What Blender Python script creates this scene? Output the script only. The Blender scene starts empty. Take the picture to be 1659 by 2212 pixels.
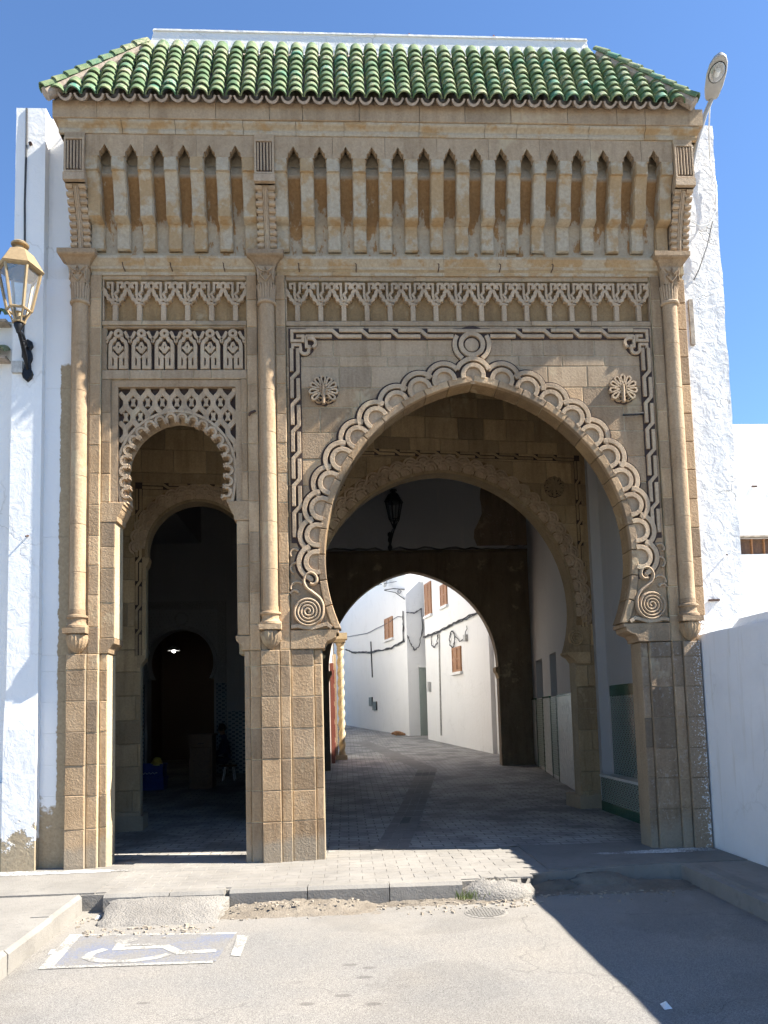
import bpy, bmesh, math, random
from mathutils import Vector, Matrix
R_ = math.radians
sc = bpy.context.scene
C = sc.collection

# ---------------------------------------------------------------- camera
yaw, pit, rol = R_(2.95), R_(5.1), R_(1.5)
fw = Vector((math.sin(yaw)*math.cos(pit), math.cos(yaw)*math.cos(pit), math.sin(pit)))
rt0 = Vector((math.cos(yaw), -math.sin(yaw), 0)); up0 = rt0.cross(fw)
rt = rt0*math.cos(rol) - up0*math.sin(rol); up = rt0*math.sin(rol) + up0*math.cos(rol)
cam = bpy.data.cameras.new('camera'); cam_o = bpy.data.objects.new('camera', cam); C.objects.link(cam_o)
m = Matrix((rt, up, -fw)).transposed().to_4x4(); m.translation = (0, -8.25, 1.6); cam_o.matrix_world = m
cam.sensor_fit = 'VERTICAL'; cam.sensor_height = 36; cam.lens = 36*1650/2212
cam.shift_y = 292/2212; cam.clip_start = .1; cam.clip_end = 900
sc.camera = cam_o
# ---------------------------------------------------------------- sky and sun
SUN_EL, SUN_FACE = R_(46), R_(80)          # elevation; angle away from the facade's normal, to the right
sd = Vector((math.sin(SUN_FACE)*math.cos(SUN_EL), -math.cos(SUN_FACE)*math.cos(SUN_EL), math.sin(SUN_EL)))
w = bpy.data.worlds.new('World'); sc.world = w; w.use_nodes = True
nt = w.node_tree; bg = nt.nodes['Background']; sky = nt.nodes.new('ShaderNodeTexSky')
sky.sky_type = 'NISHITA'; sky.sun_disc = False; sky.sun_elevation = SUN_EL
sky.sun_rotation = math.atan2(sd.x, sd.y)
sky.air_density = 1.0; sky.dust_density = 0.0; sky.ozone_density = 8.0
nt.links.new(sky.outputs[0], bg.inputs[0]); bg.inputs[1].default_value = .085
sun = bpy.data.lights.new('sun', 'SUN'); sun.energy = 5.0; sun.angle = R_(.53); sun.color = (1, .95, .86)
sun_o = bpy.data.objects.new('sun', sun); C.objects.link(sun_o)
sun_o.rotation_euler = (-sd).to_track_quat('-Z', 'Y').to_euler(); sun_o.location = (20, -10, 30)
sc.view_settings.view_transform = 'Standard'; sc.view_settings.look = 'None'
sc.view_settings.gamma = 1; sc.view_settings.use_curve_mapping = False
sc.view_settings.exposure = 1.62
sc.render.engine = 'CYCLES'
try:
    sc.cycles.use_adaptive_sampling = True; sc.cycles.adaptive_threshold = .03; sc.cycles.caustics_reflective = False; sc.cycles.caustics_refractive = False; sc.cycles.max_bounces = 6; sc.cycles.diffuse_bounces = 3; sc.cycles.glossy_bounces = 2; sc.cycles.transparent_max_bounces = 6
except Exception: pass

rnd = random.Random(7)
# ---------------------------------------------------------------- mesh helpers
class MB:
    def __init__(s): s.v = []; s.f = []
    def add(s, v, f):
        o = len(s.v); s.v += [tuple(p) for p in v]; s.f += [tuple(i+o for i in q) for q in f]; return s
    def box(s, x0, x1, y0, y1, z0, z1):
        return s.add([(x0,y0,z0),(x1,y0,z0),(x1,y1,z0),(x0,y1,z0),(x0,y0,z1),(x1,y0,z1),(x1,y1,z1),(x0,y1,z1)],
                     [(0,1,5,4),(1,2,6,5),(2,3,7,6),(3,0,4,7),(4,5,6,7),(3,2,1,0)])
    def prism(s, poly, y0, y1):                       # polygon in x,z carried along y
        n = len(poly)
        v = [(x, y0, z) for x, z in poly]+[(x, y1, z) for x, z in poly]
        f = [tuple(range(n)), tuple(range(2*n-1, n-1, -1))]+[(i, i+n, (i+1) % n+n, (i+1) % n) for i in range(n)]
        return s.add(v, f)
    def prism_x(s, poly, x0, x1):                     # polygon in y,z carried along x
        n = len(poly)
        v = [(x0, y, z) for y, z in poly]+[(x1, y, z) for y, z in poly]
        f = [tuple(range(n)), tuple(range(2*n-1, n-1, -1))]+[(i, i+n, (i+1) % n+n, (i+1) % n) for i in range(n)]
        return s.add(v, f)
    def prism_z(s, poly, z0, z1):
        n = len(poly)
        v = [(x, y, z0) for x, y in poly]+[(x, y, z1) for x, y in poly]
        f = [tuple(range(n)), tuple(range(2*n-1, n-1, -1))]+[(i, i+n, (i+1) % n+n, (i+1) % n) for i in range(n)]
        return s.add(v, f)
    def block(s, poly, y0, y1, ch=.007, jit=0.0, r=None):   # dressed stone: prism with a worn arris on the front
        n = len(poly); a = sum(poly[i][0]*poly[(i+1) % n][1]-poly[(i+1) % n][0]*poly[i][1] for i in range(n))
        if a < 0: poly = poly[::-1]
        ins = inset(poly, ch)
        j = (lambda: (r or rnd).uniform(-jit, jit)) if jit else (lambda: 0)
        v = [(x, y1, z) for x, z in poly]+[(x, y0+ch, z) for x, z in poly]+[(x+j(), y0+j()*.6, z+j()) for x, z in ins]
        f = [tuple(range(2*n, 3*n))]
        for k in (0, n): f += [(k+i, k+(i+1) % n, k+n+(i+1) % n, k+n+i) for i in range(n)]
        return s.add(v, f)
    def ribbon(s, pts, wd, y0, y1, sec='cham', closed=False):
        S = {'flat': [(-1,0),(-1,1),(1,1),(1,0)], 'cham': [(-1,0),(-1,.88),(-.86,1),(.86,1),(1,.88),(1,0)],
             'round': [(-1,0),(-.87,.5),(-.5,.87),(0,1),(.5,.87),(.87,.5),(1,0)]}[sec]
        n = len(pts); L = []
        for i in range(n):
            p = pts[i]
            if closed: a, b = pts[i-1], pts[(i+1) % n]
            else: a, b = pts[max(i-1, 0)], pts[min(i+1, n-1)]
            def nrm(u, q):
                dx, dz = q[0]-u[0], q[1]-u[1]; l = math.hypot(dx, dz) or 1e-9; return (-dz/l, dx/l)
            n1 = nrm(a, p) if a != p else nrm(p, b); n2 = nrm(p, b) if b != p else n1
            mx, mz = n1[0]+n2[0], n1[1]+n2[1]; l2 = mx*mx+mz*mz
            if l2 < .3: mx, mz, l2 = n1[0], n1[1], 1.; k = 1
            else: k = 2/l2
            L.append((mx*min(k, 1.6/math.sqrt(l2)), mz*min(k, 1.6/math.sqrt(l2))))
        m_ = len(S); v = []; f = []
        for p, q in zip(pts, L):
            for u, h in S: v.append((p[0]+q[0]*u*wd/2, y1+(y0-y1)*h, p[1]+q[1]*u*wd/2))
        for i in range(n if closed else n-1):
            for k in range(m_-1):
                a = i*m_+k; b = ((i+1) % n)*m_+k; f.append((a, b, b+1, a+1))
        if not closed: f += [tuple(range(m_)), tuple(range((n-1)*m_, n*m_))[::-1]]
        return s.add(v, f)
    def lathe(s, prof, c, n=20, a0=0., a1=2*math.pi, flute=None):
        full = abs(a1-a0-2*math.pi) < 1e-6; k = n if full else n+1; v = []; f = []
        for i in range(k):
            a = a0+(a1-a0)*i/n
            for j, (r, z) in enumerate(prof):
                rr = r*(1+(flute(a, j) if flute else 0)); v.append((c[0]+rr*math.cos(a), c[1]+rr*math.sin(a), c[2]+z))
        q = len(prof)
        for i in range(n):
            for j in range(q-1):
                a = i*q+j; b = ((i+1) % k)*q+j; f.append((a, b, b+1, a+1))
        return s.add(v, f)
    def tube(s, pts, r, n=8, cap=True):
        P = [Vector(p) for p in pts]; rs = r if isinstance(r, (list, tuple)) else [r]*len(P); v = []; f = []; ref = Vector((0.13, .2, 1)).normalized()
        for i, p in enumerate(P):
            t = (P[min(i+1, len(P)-1)]-P[max(i-1, 0)]).normalized()
            a = t.cross(ref)
            if a.length < .05: a = t.cross(Vector((1, 0, 0)))
            a.normalize(); b = t.cross(a)
            for k in range(n):
                an = 2*math.pi*k/n; v.append(p+(a*math.cos(an)+b*math.sin(an))*rs[i])
        for i in range(len(P)-1):
            for k in range(n): f.append((i*n+k, i*n+(k+1) % n, (i+1)*n+(k+1) % n, (i+1)*n+k))
        if cap: f += [tuple(range(n)), tuple(range((len(P)-1)*n, len(P)*n))]
        return s.add(v, f)
    def disc(s, cx, cz, r, y0, y1, n=20, a0=0, a1=2*math.pi):
        return s.prism([(cx+r*math.cos(a0+(a1-a0)*i/n), cz+r*math.sin(a0+(a1-a0)*i/n)) for i in range(n if a1-a0 > 6.28 else n+1)], y0, y1)
    def data(s, name, smooth=None, recalc=True):
        me = bpy.data.meshes.new(name); me.from_pydata(s.v, [], s.f)
        if recalc:
            bm = bmesh.new(); bm.from_mesh(me); bmesh.ops.recalc_face_normals(bm, faces=bm.faces); bm.to_mesh(me); bm.free()
        if smooth:
            me.shade_smooth(); me.set_sharp_from_angle(angle=R_(smooth))
        return me
    def build(s, name, mt, parent=None, smooth=None, **kw):
        return link(name, s.data(name, smooth), mt, parent, **kw)
def inset(poly, d):
    n = len(poly); out = []
    for i in range(n):
        a, p, b = poly[i-1], poly[i], poly[(i+1) % n]
        def nr(u, q):
            dx, dz = q[0]-u[0], q[1]-u[1]; l = math.hypot(dx, dz) or 1e-9; return (-dz/l, dx/l)
        n1, n2 = nr(a, p), nr(p, b); mx, mz = n1[0]+n2[0], n1[1]+n2[1]; l2 = max(mx*mx+mz*mz, .5)
        out.append((p[0]+mx*2/l2*d, p[1]+mz*2/l2*d))
    return out
INV = {}
def link(name, me, mt, parent=None, loc=None, rot=None, scale=None, label=None, cat=None, group=None, kind=None):
    o = bpy.data.objects.new(name, me); C.objects.link(o)
    if mt is not None and me is not None and not me.materials: me.materials.append(MAT[mt] if isinstance(mt, str) else mt)
    if loc: o.location = loc
    if rot: o.rotation_euler = rot
    if scale: o.scale = scale
    if parent:
        o.parent = parent
        if parent.name in INV: o.matrix_parent_inverse = INV[parent.name]
    return tag(o, label, cat, group, kind)
def tag(o, label=None, cat=None, group=None, kind=None):
    if label: o['label'] = label
    if cat: o['category'] = cat
    if group: o['group'] = group
    if kind: o['kind'] = kind
    return o
def thing(name, loc, label, cat, group=None):
    o = bpy.data.objects.new(name, None); C.objects.link(o); o.location = loc; o.empty_display_size = .2
    INV[o.name] = Matrix.Translation(-Vector(loc)); return tag(o, label, cat, group)
def arc(cx, cz, r, a0, a1, n):
    return [(cx+r*math.cos(R_(a0+(a1-a0)*i/n)), cz+r*math.sin(R_(a0+(a1-a0)*i/n))) for i in range(n+1)]
def smooth(P, n=6):
    Q = [P[0]]+list(P)+[P[-1]]; out = []
    for i in range(1, len(Q)-2):
        for k in range(n):
            t = k/n; a, b, c, d = Q[i-1:i+3]
            out.append(tuple(.5*(2*b[j]+(c[j]-a[j])*t+(2*a[j]-5*b[j]+4*c[j]-d[j])*t*t+(3*b[j]-a[j]-3*c[j]+d[j])*t**3) for j in range(len(b))))
    return out+[P[-1]]
def mirror(pts, c): return [(2*c-x, z) for x, z in pts]

# ---------------------------------------------------------------- materials
MAT = {}
def nodes(name, rough=.85):
    mt = bpy.data.materials.new(name); mt.use_nodes = True; MAT[name] = mt
    t = mt.node_tree; b = t.nodes['Principled BSDF']; b.inputs['Roughness'].default_value = rough
    return mt, t, b
def N(t, ty, **kw):
    n = t.nodes.new(ty)
    for k, v in kw.items():
        if k in n.inputs: n.inputs[k].default_value = v
        else: setattr(n, k, v)
    return n
def mixc(t, fac, a, b, mode='MIX'):
    n = t.nodes.new('ShaderNodeMix'); n.data_type = 'RGBA'; n.blend_type = mode
    for i, s in ((0, fac), (6, a), (7, b)):
        if hasattr(s, 'is_output'): t.links.new(s, n.inputs[i])
        elif i == 0: n.inputs[0].default_value = s
        else: n.inputs[i].default_value = (*s, 1)
    return n.outputs[2]
def mth(t, op, a, b=0., c=None):
    n = t.nodes.new('ShaderNodeMath'); n.operation = op
    for i, s in enumerate((a, b, c)):
        if s is None: continue
        if hasattr(s, 'is_output'): t.links.new(s, n.inputs[i])
        else: n.inputs[i].default_value = s
    return n.outputs[0]
def ramp(t, s, p0, p1):
    n = t.nodes.new('ShaderNodeMapRange'); n.inputs[1].default_value = p0; n.inputs[2].default_value = p1
    t.links.new(s, n.inputs[0]); return n.outputs[0]
def pos(t, sc_=(1, 1, 1)):
    g = t.nodes.new('ShaderNodeNewGeometry')
    if sc_ == (1, 1, 1): return g.outputs[0]
    mp = t.nodes.new('ShaderNodeMapping'); mp.inputs[3].default_value = sc_; t.links.new(g.outputs[0], mp.inputs[0]); return mp.outputs[0]
def noise(t, vec, scale, detail=4, rough=.55, dist=0):
    detail = min(detail, 2.5 if scale > 20 else 4)
    n = N(t, 'ShaderNodeTexNoise', Scale=scale, Detail=detail, Roughness=rough, Distortion=dist); t.links.new(vec, n.inputs[0]); return n.outputs[0]
def voro(t, vec, scale, feat='F1', out=0):
    n = t.nodes.new('ShaderNodeTexVoronoi'); n.feature = feat; n.inputs['Scale'].default_value = scale; t.links.new(vec, n.inputs['Vector']); return n.outputs[out]
def bump(t, b, h, strength, dist=.02, prev=None):
    n = t.nodes.new('ShaderNodeBump'); n.inputs['Strength'].default_value = strength; n.inputs['Distance'].default_value = dist
    t.links.new(h, n.inputs['Height'])
    if prev: t.links.new(prev, n.inputs['Normal'])
    t.links.new(n.outputs[0], b.inputs['Normal']); return n.outputs[0]
def objrand(t): return t.nodes.new('ShaderNodeObjectInfo').outputs['Random']
def base(t, b, col): t.links.new(col, b.inputs['Base Color'])

def stone(name, c1, c2, c3, pit=.5, rb=1., var=.48, speck=None):
    mt, t, b = nodes(name, .92); P = pos(t)
    n1 = noise(t, P, 2.6, 6, .6); n2 = noise(t, P, 38, 5, .8)
    c = mixc(t, ramp(t, n1, .35, .68), c1, c2)
    r = objrand(t)
    c = mixc(t, ramp(t, r, .55, 1.), c, c3)
    c = mixc(t, 1., c, mixc(t, mth(t, 'FRACT', mth(t, 'MULTIPLY', r, 7.31)), (1-var*.7,)*3, (1+var*.35, 1+var*.33, 1+var*.28)), 'MULTIPLY')
    c = mixc(t, ramp(t, n2, .3, .75), mixc(t, 1., c, (.82, .80, .77), 'MULTIPLY'), mixc(t, 1., c, (1.12, 1.12, 1.1), 'MULTIPLY'))
    pits = ramp(t, voro(t, P, 34), .02, .16)
    c = mixc(t, mth(t, 'MULTIPLY', mth(t, 'SUBTRACT', 1., pits), .45*pit), c, (.10, .075, .05))
    gr = mth(t, 'MULTIPLY', ramp(t, noise(t, pos(t, (5, 5, .8)), 1.5, 4, .65), .46, .68), .62)      # soot and water streaks
    c = mixc(t, gr, c, mixc(t, 1., c, (.62, .57, .52), 'MULTIPLY'))
    if speck:
        sp = ramp(t, mth(t, 'ADD', mth(t, 'MULTIPLY', noise(t, P, 26, 6, .7), .75), mth(t, 'MULTIPLY', noise(t, P, 3.2, 3), .4)), .66, .71)
        c = mixc(t, mth(t, 'MULTIPLY', sp, speck), c, (.72, .70, .66))
    g = N(t, 'ShaderNodeSeparateXYZ'); t.links.new(P, g.inputs[0])
    ft = ramp(t, mth(t, 'ADD', g.outputs[2], mth(t, 'MULTIPLY', mth(t, 'SUBTRACT', n1, .5), .55)), .40, .28)      # rising damp and cement splash at the foot
    c = mixc(t, mth(t, 'MULTIPLY', ft, .7), c, mixc(t, n2, (.26, .215, .155), (.35, .30, .225)))
    sm = ramp(t, noise(t, P, 1.7, 7, .72), .60, .68); c = mixc(t, mth(t, 'MULTIPLY', sm, .5), c, (.50, .40, .25))    # smeared pointing mortar
    base(t, b, c)
    h = mth(t, 'ADD', mth(t, 'MULTIPLY', n2, .7), mth(t, 'MULTIPLY', pits, .5*pit))
    bump(t, b, h, .55*rb, .02); return mt
SB = dict(c1=(.41, .275, .155), c2=(.49, .345, .21), c3=(.35, .25, .158))
stone('stone', rb=1.1, **SB)
stone('stone_grey', (.39, .28, .175), (.45, .335, .22), (.345, .255, .168), pit=.25, rb=.6, var=.2)
stone('stone_relief', (.45, .328, .212), (.52, .39, .265), (.41, .302, .20), pit=.35, rb=.9, var=.15)
stone('stone_dark', (.30, .215, .14), (.37, .27, .18), (.25, .185, .125), pit=.5, speck=.14)
stone('mortar_dark', (.35, .26, .165), (.41, .31, .20), (.33, .25, .165), pit=.3)
stone('stone_inner', (.42, .30, .165), (.49, .36, .21), (.36, .26, .15), pit=.4, var=.45)
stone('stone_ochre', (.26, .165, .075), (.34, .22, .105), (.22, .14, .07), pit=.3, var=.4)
stone('stone_shaded', (.15, .11, .07), (.19, .14, .09), (.12, .09, .06), pit=.4, var=.3)  # inner stone with the dimness of the passage end put into its colour
stone('stone_shaft', (.43, .30, .18), (.49, .355, .225), (.44, .31, .19), pit=.4, var=.1)
stone('mortar', (.50, .40, .25), (.56, .46, .31), (.46, .37, .25), pit=.2)
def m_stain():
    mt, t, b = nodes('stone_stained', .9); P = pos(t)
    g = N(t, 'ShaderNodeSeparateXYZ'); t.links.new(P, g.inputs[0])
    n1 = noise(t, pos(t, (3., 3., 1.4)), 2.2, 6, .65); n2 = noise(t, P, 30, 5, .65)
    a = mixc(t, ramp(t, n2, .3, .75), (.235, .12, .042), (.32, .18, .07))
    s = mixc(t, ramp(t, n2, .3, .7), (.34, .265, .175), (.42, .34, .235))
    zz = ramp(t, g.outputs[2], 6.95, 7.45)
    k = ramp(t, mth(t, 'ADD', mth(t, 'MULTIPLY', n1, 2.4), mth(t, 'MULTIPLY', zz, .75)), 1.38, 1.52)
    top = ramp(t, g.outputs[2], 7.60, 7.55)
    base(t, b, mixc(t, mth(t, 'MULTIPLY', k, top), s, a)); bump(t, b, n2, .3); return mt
m_stain()
def m_corbel():
    mt, t, b = nodes('corbel_stone', .9); P = pos(t)
    n1 = noise(t, P, 4.5, 6, .62); n2 = noise(t, P, 30, 5, .65); r = objrand(t)
    s = mixc(t, ramp(t, n2, .3, .7), (.36, .29, .20), (.46, .38, .27))
    a = mixc(t, ramp(t, n2, .3, .75), (.33, .205, .09), (.40, .26, .12))
    k = ramp(t, mth(t, 'ADD', n1, mth(t, 'MULTIPLY', r, .12)), .53, .62)
    base(t, b, mixc(t, mth(t, 'MULTIPLY', k, .8), s, a)); bump(t, b, n2, .35); return mt
m_corbel()
def plain(name, col, rough=.8, metal=0., nz=None, bs=.2, amt=.25):
    mt, t, b = nodes(name, rough); b.inputs['Metallic'].default_value = metal
    n = noise(t, pos(t), nz or 18, 5, .6)
    base(t, b, mixc(t, ramp(t, n, .3, .7), tuple(c*(1-amt) for c in col), tuple(min(c*(1+amt), 1) for c in col)))
    bump(t, b, n, bs, .01); return mt
plain('groove', (.050, .032, .026), .95)
plain('iron', (.018, .018, .02), .45, .6, 60, .15)
plain('rust', (.09, .05, .035), .8, .3, 60)
plain('bronze', (.36, .255, .135), .5, .35, 25, .06, .12)
plain('lamp_grey', (.36, .355, .34), .5, .1, 12, .03, .08)
plain('wood', (.13, .065, .03), .55, 0, 30, .3)
plain('shutter_wood', (.36, .17, .07), .55, 0, 30, .2)
plain('red_door', (.22, .07, .05), .5, 0, 40, .3)
plain('marble', (.62, .52, .44), .35, 0, 30, .1, .3)
plain('gold_stone', (.52, .42, .26), .7, 0, 40, .3, .2)
plain('cable', (.05, .05, .052), .7, 0, 30, 0.1)
plain('grey_box', (.45, .44, .41), .6, 0, 20, .05)
plain('blue_plastic', (.015, .035, .19), .45, 0, 20, .05)
plain('yellow_plastic', (.55, .40, .08), .5, 0, 20, .1)
plain('white_metal', (.7, .7, .68), .4, .2, 20, .05)
plain('dog_fur', (.30, .155, .075), .95, 0, 35, .5, .3)
plain('navy_cloth', (.012, .016, .045), .9, 0, 40, .3)
plain('skin', (.28, .15, .09), .6, 0, 40, .1, .1)
plain('hair', (.012, .010, .009), .7, 0, 60, .3)
plain('rubble', (.33, .28, .22), .95, 0, 12, .6, .35)
plain('litter', (.75, .74, .72), .7, 0, 20, .1)
plain('weed', (.16, .20, .06), .8, 0, 20, .1)
def m_glass():
    mt, t, b = nodes('glass', .06)
    t.nodes.remove(b); o = t.nodes['Material Output']
    g = N(t, 'ShaderNodeBsdfGlossy', Roughness=.05); tr = N(t, 'ShaderNodeBsdfTransparent'); d = N(t, 'ShaderNodeBsdfDiffuse'); d.inputs[0].default_value = (.8, .82, .85, 1)
    tr.inputs[0].default_value = (.93, .95, .96, 1)
    m1 = N(t, 'ShaderNodeMixShader'); m1.inputs[0].default_value = .16; t.links.new(tr.outputs[0], m1.inputs[1]); t.links.new(g.outputs[0], m1.inputs[2])
    m2 = N(t, 'ShaderNodeMixShader'); m2.inputs[0].default_value = .12; t.links.new(m1.outputs[0], m2.inputs[1]); t.links.new(d.outputs[0], m2.inputs[2])
    t.links.new(m2.outputs[0], o.inputs[0])
m_glass()
def plaster(name, col=(.80, .79, .765), bs=.5, dirt=.25, coarse=7., dist=.03, peel=None, crack=.5):
    mt, t, b = nodes(name, .9); P = pos(t)
    n1 = noise(t, P, coarse, 6, .6, .6); n2 = noise(t, P, 1.2, 4); n3 = noise(t, P, 45, 4, .6)
    streak = noise(t, pos(t, (5, 5, .5)), 1.6, 5, .6)
    c = mixc(t, mth(t, 'MULTIPLY', ramp(t, n2, .5, .75), dirt), col, tuple(x*.86 for x in col))
    c = mixc(t, mth(t, 'MULTIPLY', ramp(t, streak, .58, .75), dirt*.8), c, (.62, .58, .50))
    ck = N(t, 'ShaderNodeTexVoronoi'); ck.feature = 'DISTANCE_TO_EDGE'; ck.inputs['Scale'].default_value = .75
    wv = N(t, 'ShaderNodeVectorMath'); wv.operation = 'ADD'; t.links.new(P, wv.inputs[0])
    nn = N(t, 'ShaderNodeTexNoise', Scale=3.5, Detail=5); t.links.new(P, nn.inputs[0])
    sv = N(t, 'ShaderNodeVectorMath'); sv.operation = 'SCALE'; sv.inputs[3].default_value = .6; t.links.new(nn.outputs[1], sv.inputs[0]); t.links.new(sv.outputs[0], wv.inputs[1])
    t.links.new(wv.outputs[0], ck.inputs['Vector'])
    crk = mth(t, 'MULTIPLY', mth(t, 'MULTIPLY', ramp(t, ck.outputs[0], .012, .0), ramp(t, n2, .45, .6)), crack)
    c = mixc(t, crk, c, (.45, .42, .37))
    h = mth(t, 'ADD', mth(t, 'MULTIPLY', n1, 1.), mth(t, 'MULTIPLY', n3, .12)); h = mth(t, 'SUBTRACT', h, mth(t, 'MULTIPLY', crk, .25))
    if peel:                                     # limewash worn off near the ground: shows the stone below
        g = N(t, 'ShaderNodeSeparateXYZ'); t.links.new(P, g.inputs[0])
        zz = ramp(t, g.outputs[2], peel[0], peel[1])
        k = ramp(t, mth(t, 'SUBTRACT', mth(t, 'MULTIPLY', noise(t, P, 5.5, 7, .68), 1.0), mth(t, 'MULTIPLY', zz, .62)), .30, .36)
        sc_ = mixc(t, ramp(t, n3, .3, .7), (.30, .235, .15), (.42, .335, .22)); c = mixc(t, k, c, sc_)
        h = mth(t, 'SUBTRACT', h, mth(t, 'MULTIPLY', k, .5))
    base(t, b, c); bump(t, b, h, bs, dist); return mt
plaster('plaster', bs=.3); plaster('plaster_rough', (.74, .73, .705), bs=.5, coarse=9., dist=.035, dirt=.15, crack=.8)
plaster('plaster_peel', peel=(.25, 1.0), coarse=5., bs=.4)
plaster('plaster_street', (.80, .785, .75), bs=.3, dirt=.28, crack=.3); plaster('plaster_wall', (.78, .77, .755), bs=.35, dirt=.8, crack=.25)
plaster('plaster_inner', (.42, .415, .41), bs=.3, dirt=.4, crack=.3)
def m_pil():
    mt, t, b = nodes('limewashed_stone', .9); P = pos(t)
    g = N(t, 'ShaderNodeSeparateXYZ'); t.links.new(P, g.inputs[0])
    n1 = noise(t, P, 9, 6, .7); n3 = noise(t, P, 40, 4, .6); n4 = noise(t, P, 4, 6, .65)
    st = mixc(t, ramp(t, n3, .3, .7), (.30, .225, .135), (.40, .31, .195))
    edge = ramp(t, mth(t, 'ADD', g.outputs[0], mth(t, 'MULTIPLY', mth(t, 'SUBTRACT', n1, .5), .07)), -3.066, -3.074)
    hi = ramp(t, mth(t, 'ADD', g.outputs[2], mth(t, 'MULTIPLY', mth(t, 'SUBTRACT', n1, .5), .1)), 5.55, 5.57)
    low = ramp(t, mth(t, 'ADD', g.outputs[2], mth(t, 'MULTIPLY', mth(t, 'SUBTRACT', n4, .5), 1.3)), .75, .85)
    k = mth(t, 'MULTIPLY', mth(t, 'MAXIMUM', edge, hi), low)
    base(t, b, mixc(t, k, st, (.79, .79, .78))); bump(t, b, mth(t, 'ADD', n1, mth(t, 'MULTIPLY', k, .3)), .5, .02)
m_pil()
def m_right_edge():                              # stone spattered with limewash where it meets the painted wall
    mt, t, b = nodes('spattered_stone', .9); P = pos(t)
    g = N(t, 'ShaderNodeSeparateXYZ'); t.links.new(P, g.inputs[0])
    n1 = noise(t, P, 42, 6, .85); n3 = noise(t, P, 40, 4, .6)
    st = mixc(t, ramp(t, n3, .3, .7), (.26, .19, .125), (.35, .26, .175))
    k = ramp(t, mth(t, 'ADD', mth(t, 'MULTIPLY', mth(t, 'SUBTRACT', g.outputs[0], 3.66), 1.0), mth(t, 'MULTIPLY', mth(t, 'SUBTRACT', n1, .5), 1.1)), .27, .30)
    base(t, b, mixc(t, k, st, (.76, .76, .76))); bump(t, b, mth(t, 'ADD', n1, n3), .5, .02)
m_right_edge()
def m_tile():
    mt, t, b = nodes('green_glaze', .28); P = pos(t); r = objrand(t)
    n1 = noise(t, P, 9, 5, .6); n2 = noise(t, P, 40, 5, .7)
    g1 = mixc(t, r, (.055, .118, .045), (.115, .175, .075)); g1 = mixc(t, ramp(t, mth(t, 'FRACT', mth(t, 'MULTIPLY', r, 5.7)), .80, .98), g1, (.05, .19, .125))
    c = mixc(t, ramp(t, n1, .44, .68), g1, (.22, .245, .12))
    c = mixc(t, mth(t, 'MULTIPLY', ramp(t, mth(t, 'ADD', mth(t, 'MULTIPLY', n2, .8), mth(t, 'MULTIPLY', mth(t, 'FRACT', mth(t, 'MULTIPLY', r, 13.3)), .22)), .59, .67), .7), c, (.42, .37, .26))
    base(t, b, c); t.links.new(ramp(t, n2, -1.6, .9), b.inputs['Roughness']); bump(t, b, n2, .25, .01)
m_tile()
plain('clay', (.36, .29, .225), .9, 0, 30, .4, .25)
def m_asphalt():
    mt, t, b = nodes('asphalt', .9); P = pos(t)
    n1 = noise(t, P, .9, 5, .6); n2 = noise(t, P, 210, 3, .8); n3 = noise(t, P, 14, 5, .6); v = n3
    c = mixc(t, ramp(t, n2, .38, .62), (.085, .08, .073), (.30, .285, .262))
    c = mixc(t, ramp(t, n1, .35, .7), c, mixc(t, 1., c, (1.22, 1.17, 1.10), 'MULTIPLY'))
    c = mixc(t, mth(t, 'MULTIPLY', ramp(t, n3, .55, .75), .3), c, (.23, .21, .185))
    g = N(t, 'ShaderNodeSeparateXYZ'); t.links.new(P, g.inputs[0])
    sp = ramp(t, voro(t, pos(t, (1.0, 1.9, 1)), 3.1), .19, .13)          # dark drips on the bay
    reg = mth(t, 'MULTIPLY', ramp(t, noise(t, P, .8, 2), .36, .42), mth(t, 'MULTIPLY', ramp(t, g.outputs[1], -2.6, -3.0), mth(t, 'MULTIPLY', ramp(t, g.outputs[0], -2.0, -1.6), ramp(t, g.outputs[0], .5, .2))))
    c = mixc(t, mth(t, 'MULTIPLY', mth(t, 'MULTIPLY', sp, reg), .5), c, (.07, .06, .055))
    dust = ramp(t, mth(t, 'ADD', g.outputs[1], mth(t, 'MULTIPLY', n1, 1.2)), -1.9, -.9)   # pale cement dust by the kerb
    c = mixc(t, mth(t, 'MULTIPLY', dust, .6), c, (.27, .245, .21))
    pt = ramp(t, noise(t, P, .55, 4, .6, .4), .50, .54); c = mixc(t, mth(t, 'MULTIPLY', pt, .35), c, mixc(t, 1., c, (.70, .69, .68), 'MULTIPLY'))       # old patches
    ck = N(t, 'ShaderNodeTexVoronoi'); ck.feature = 'DISTANCE_TO_EDGE'; ck.inputs['Scale'].default_value = .42; wv = N(t, 'ShaderNodeVectorMath'); wv.operation = 'ADD'; t.links.new(P, wv.inputs[0])
    nn = N(t, 'ShaderNodeTexNoise', Scale=2.2, Detail=4); t.links.new(P, nn.inputs[0]); sv = N(t, 'ShaderNodeVectorMath'); sv.operation = 'SCALE'; sv.inputs[3].default_value = .7; t.links.new(nn.outputs[1], sv.inputs[0]); t.links.new(sv.outputs[0], wv.inputs[1]); t.links.new(wv.outputs[0], ck.inputs['Vector'])
    crk = mth(t, 'MULTIPLY', ramp(t, ck.outputs[0], .004, .001), ramp(t, n1, .42, .52)); c = mixc(t, mth(t, 'MULTIPLY', crk, .35), c, (.05, .047, .043))
    base(t, b, c); bump(t, b, mth(t, 'SUBTRACT', n2, crk), .35, .004)
m_asphalt()
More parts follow.
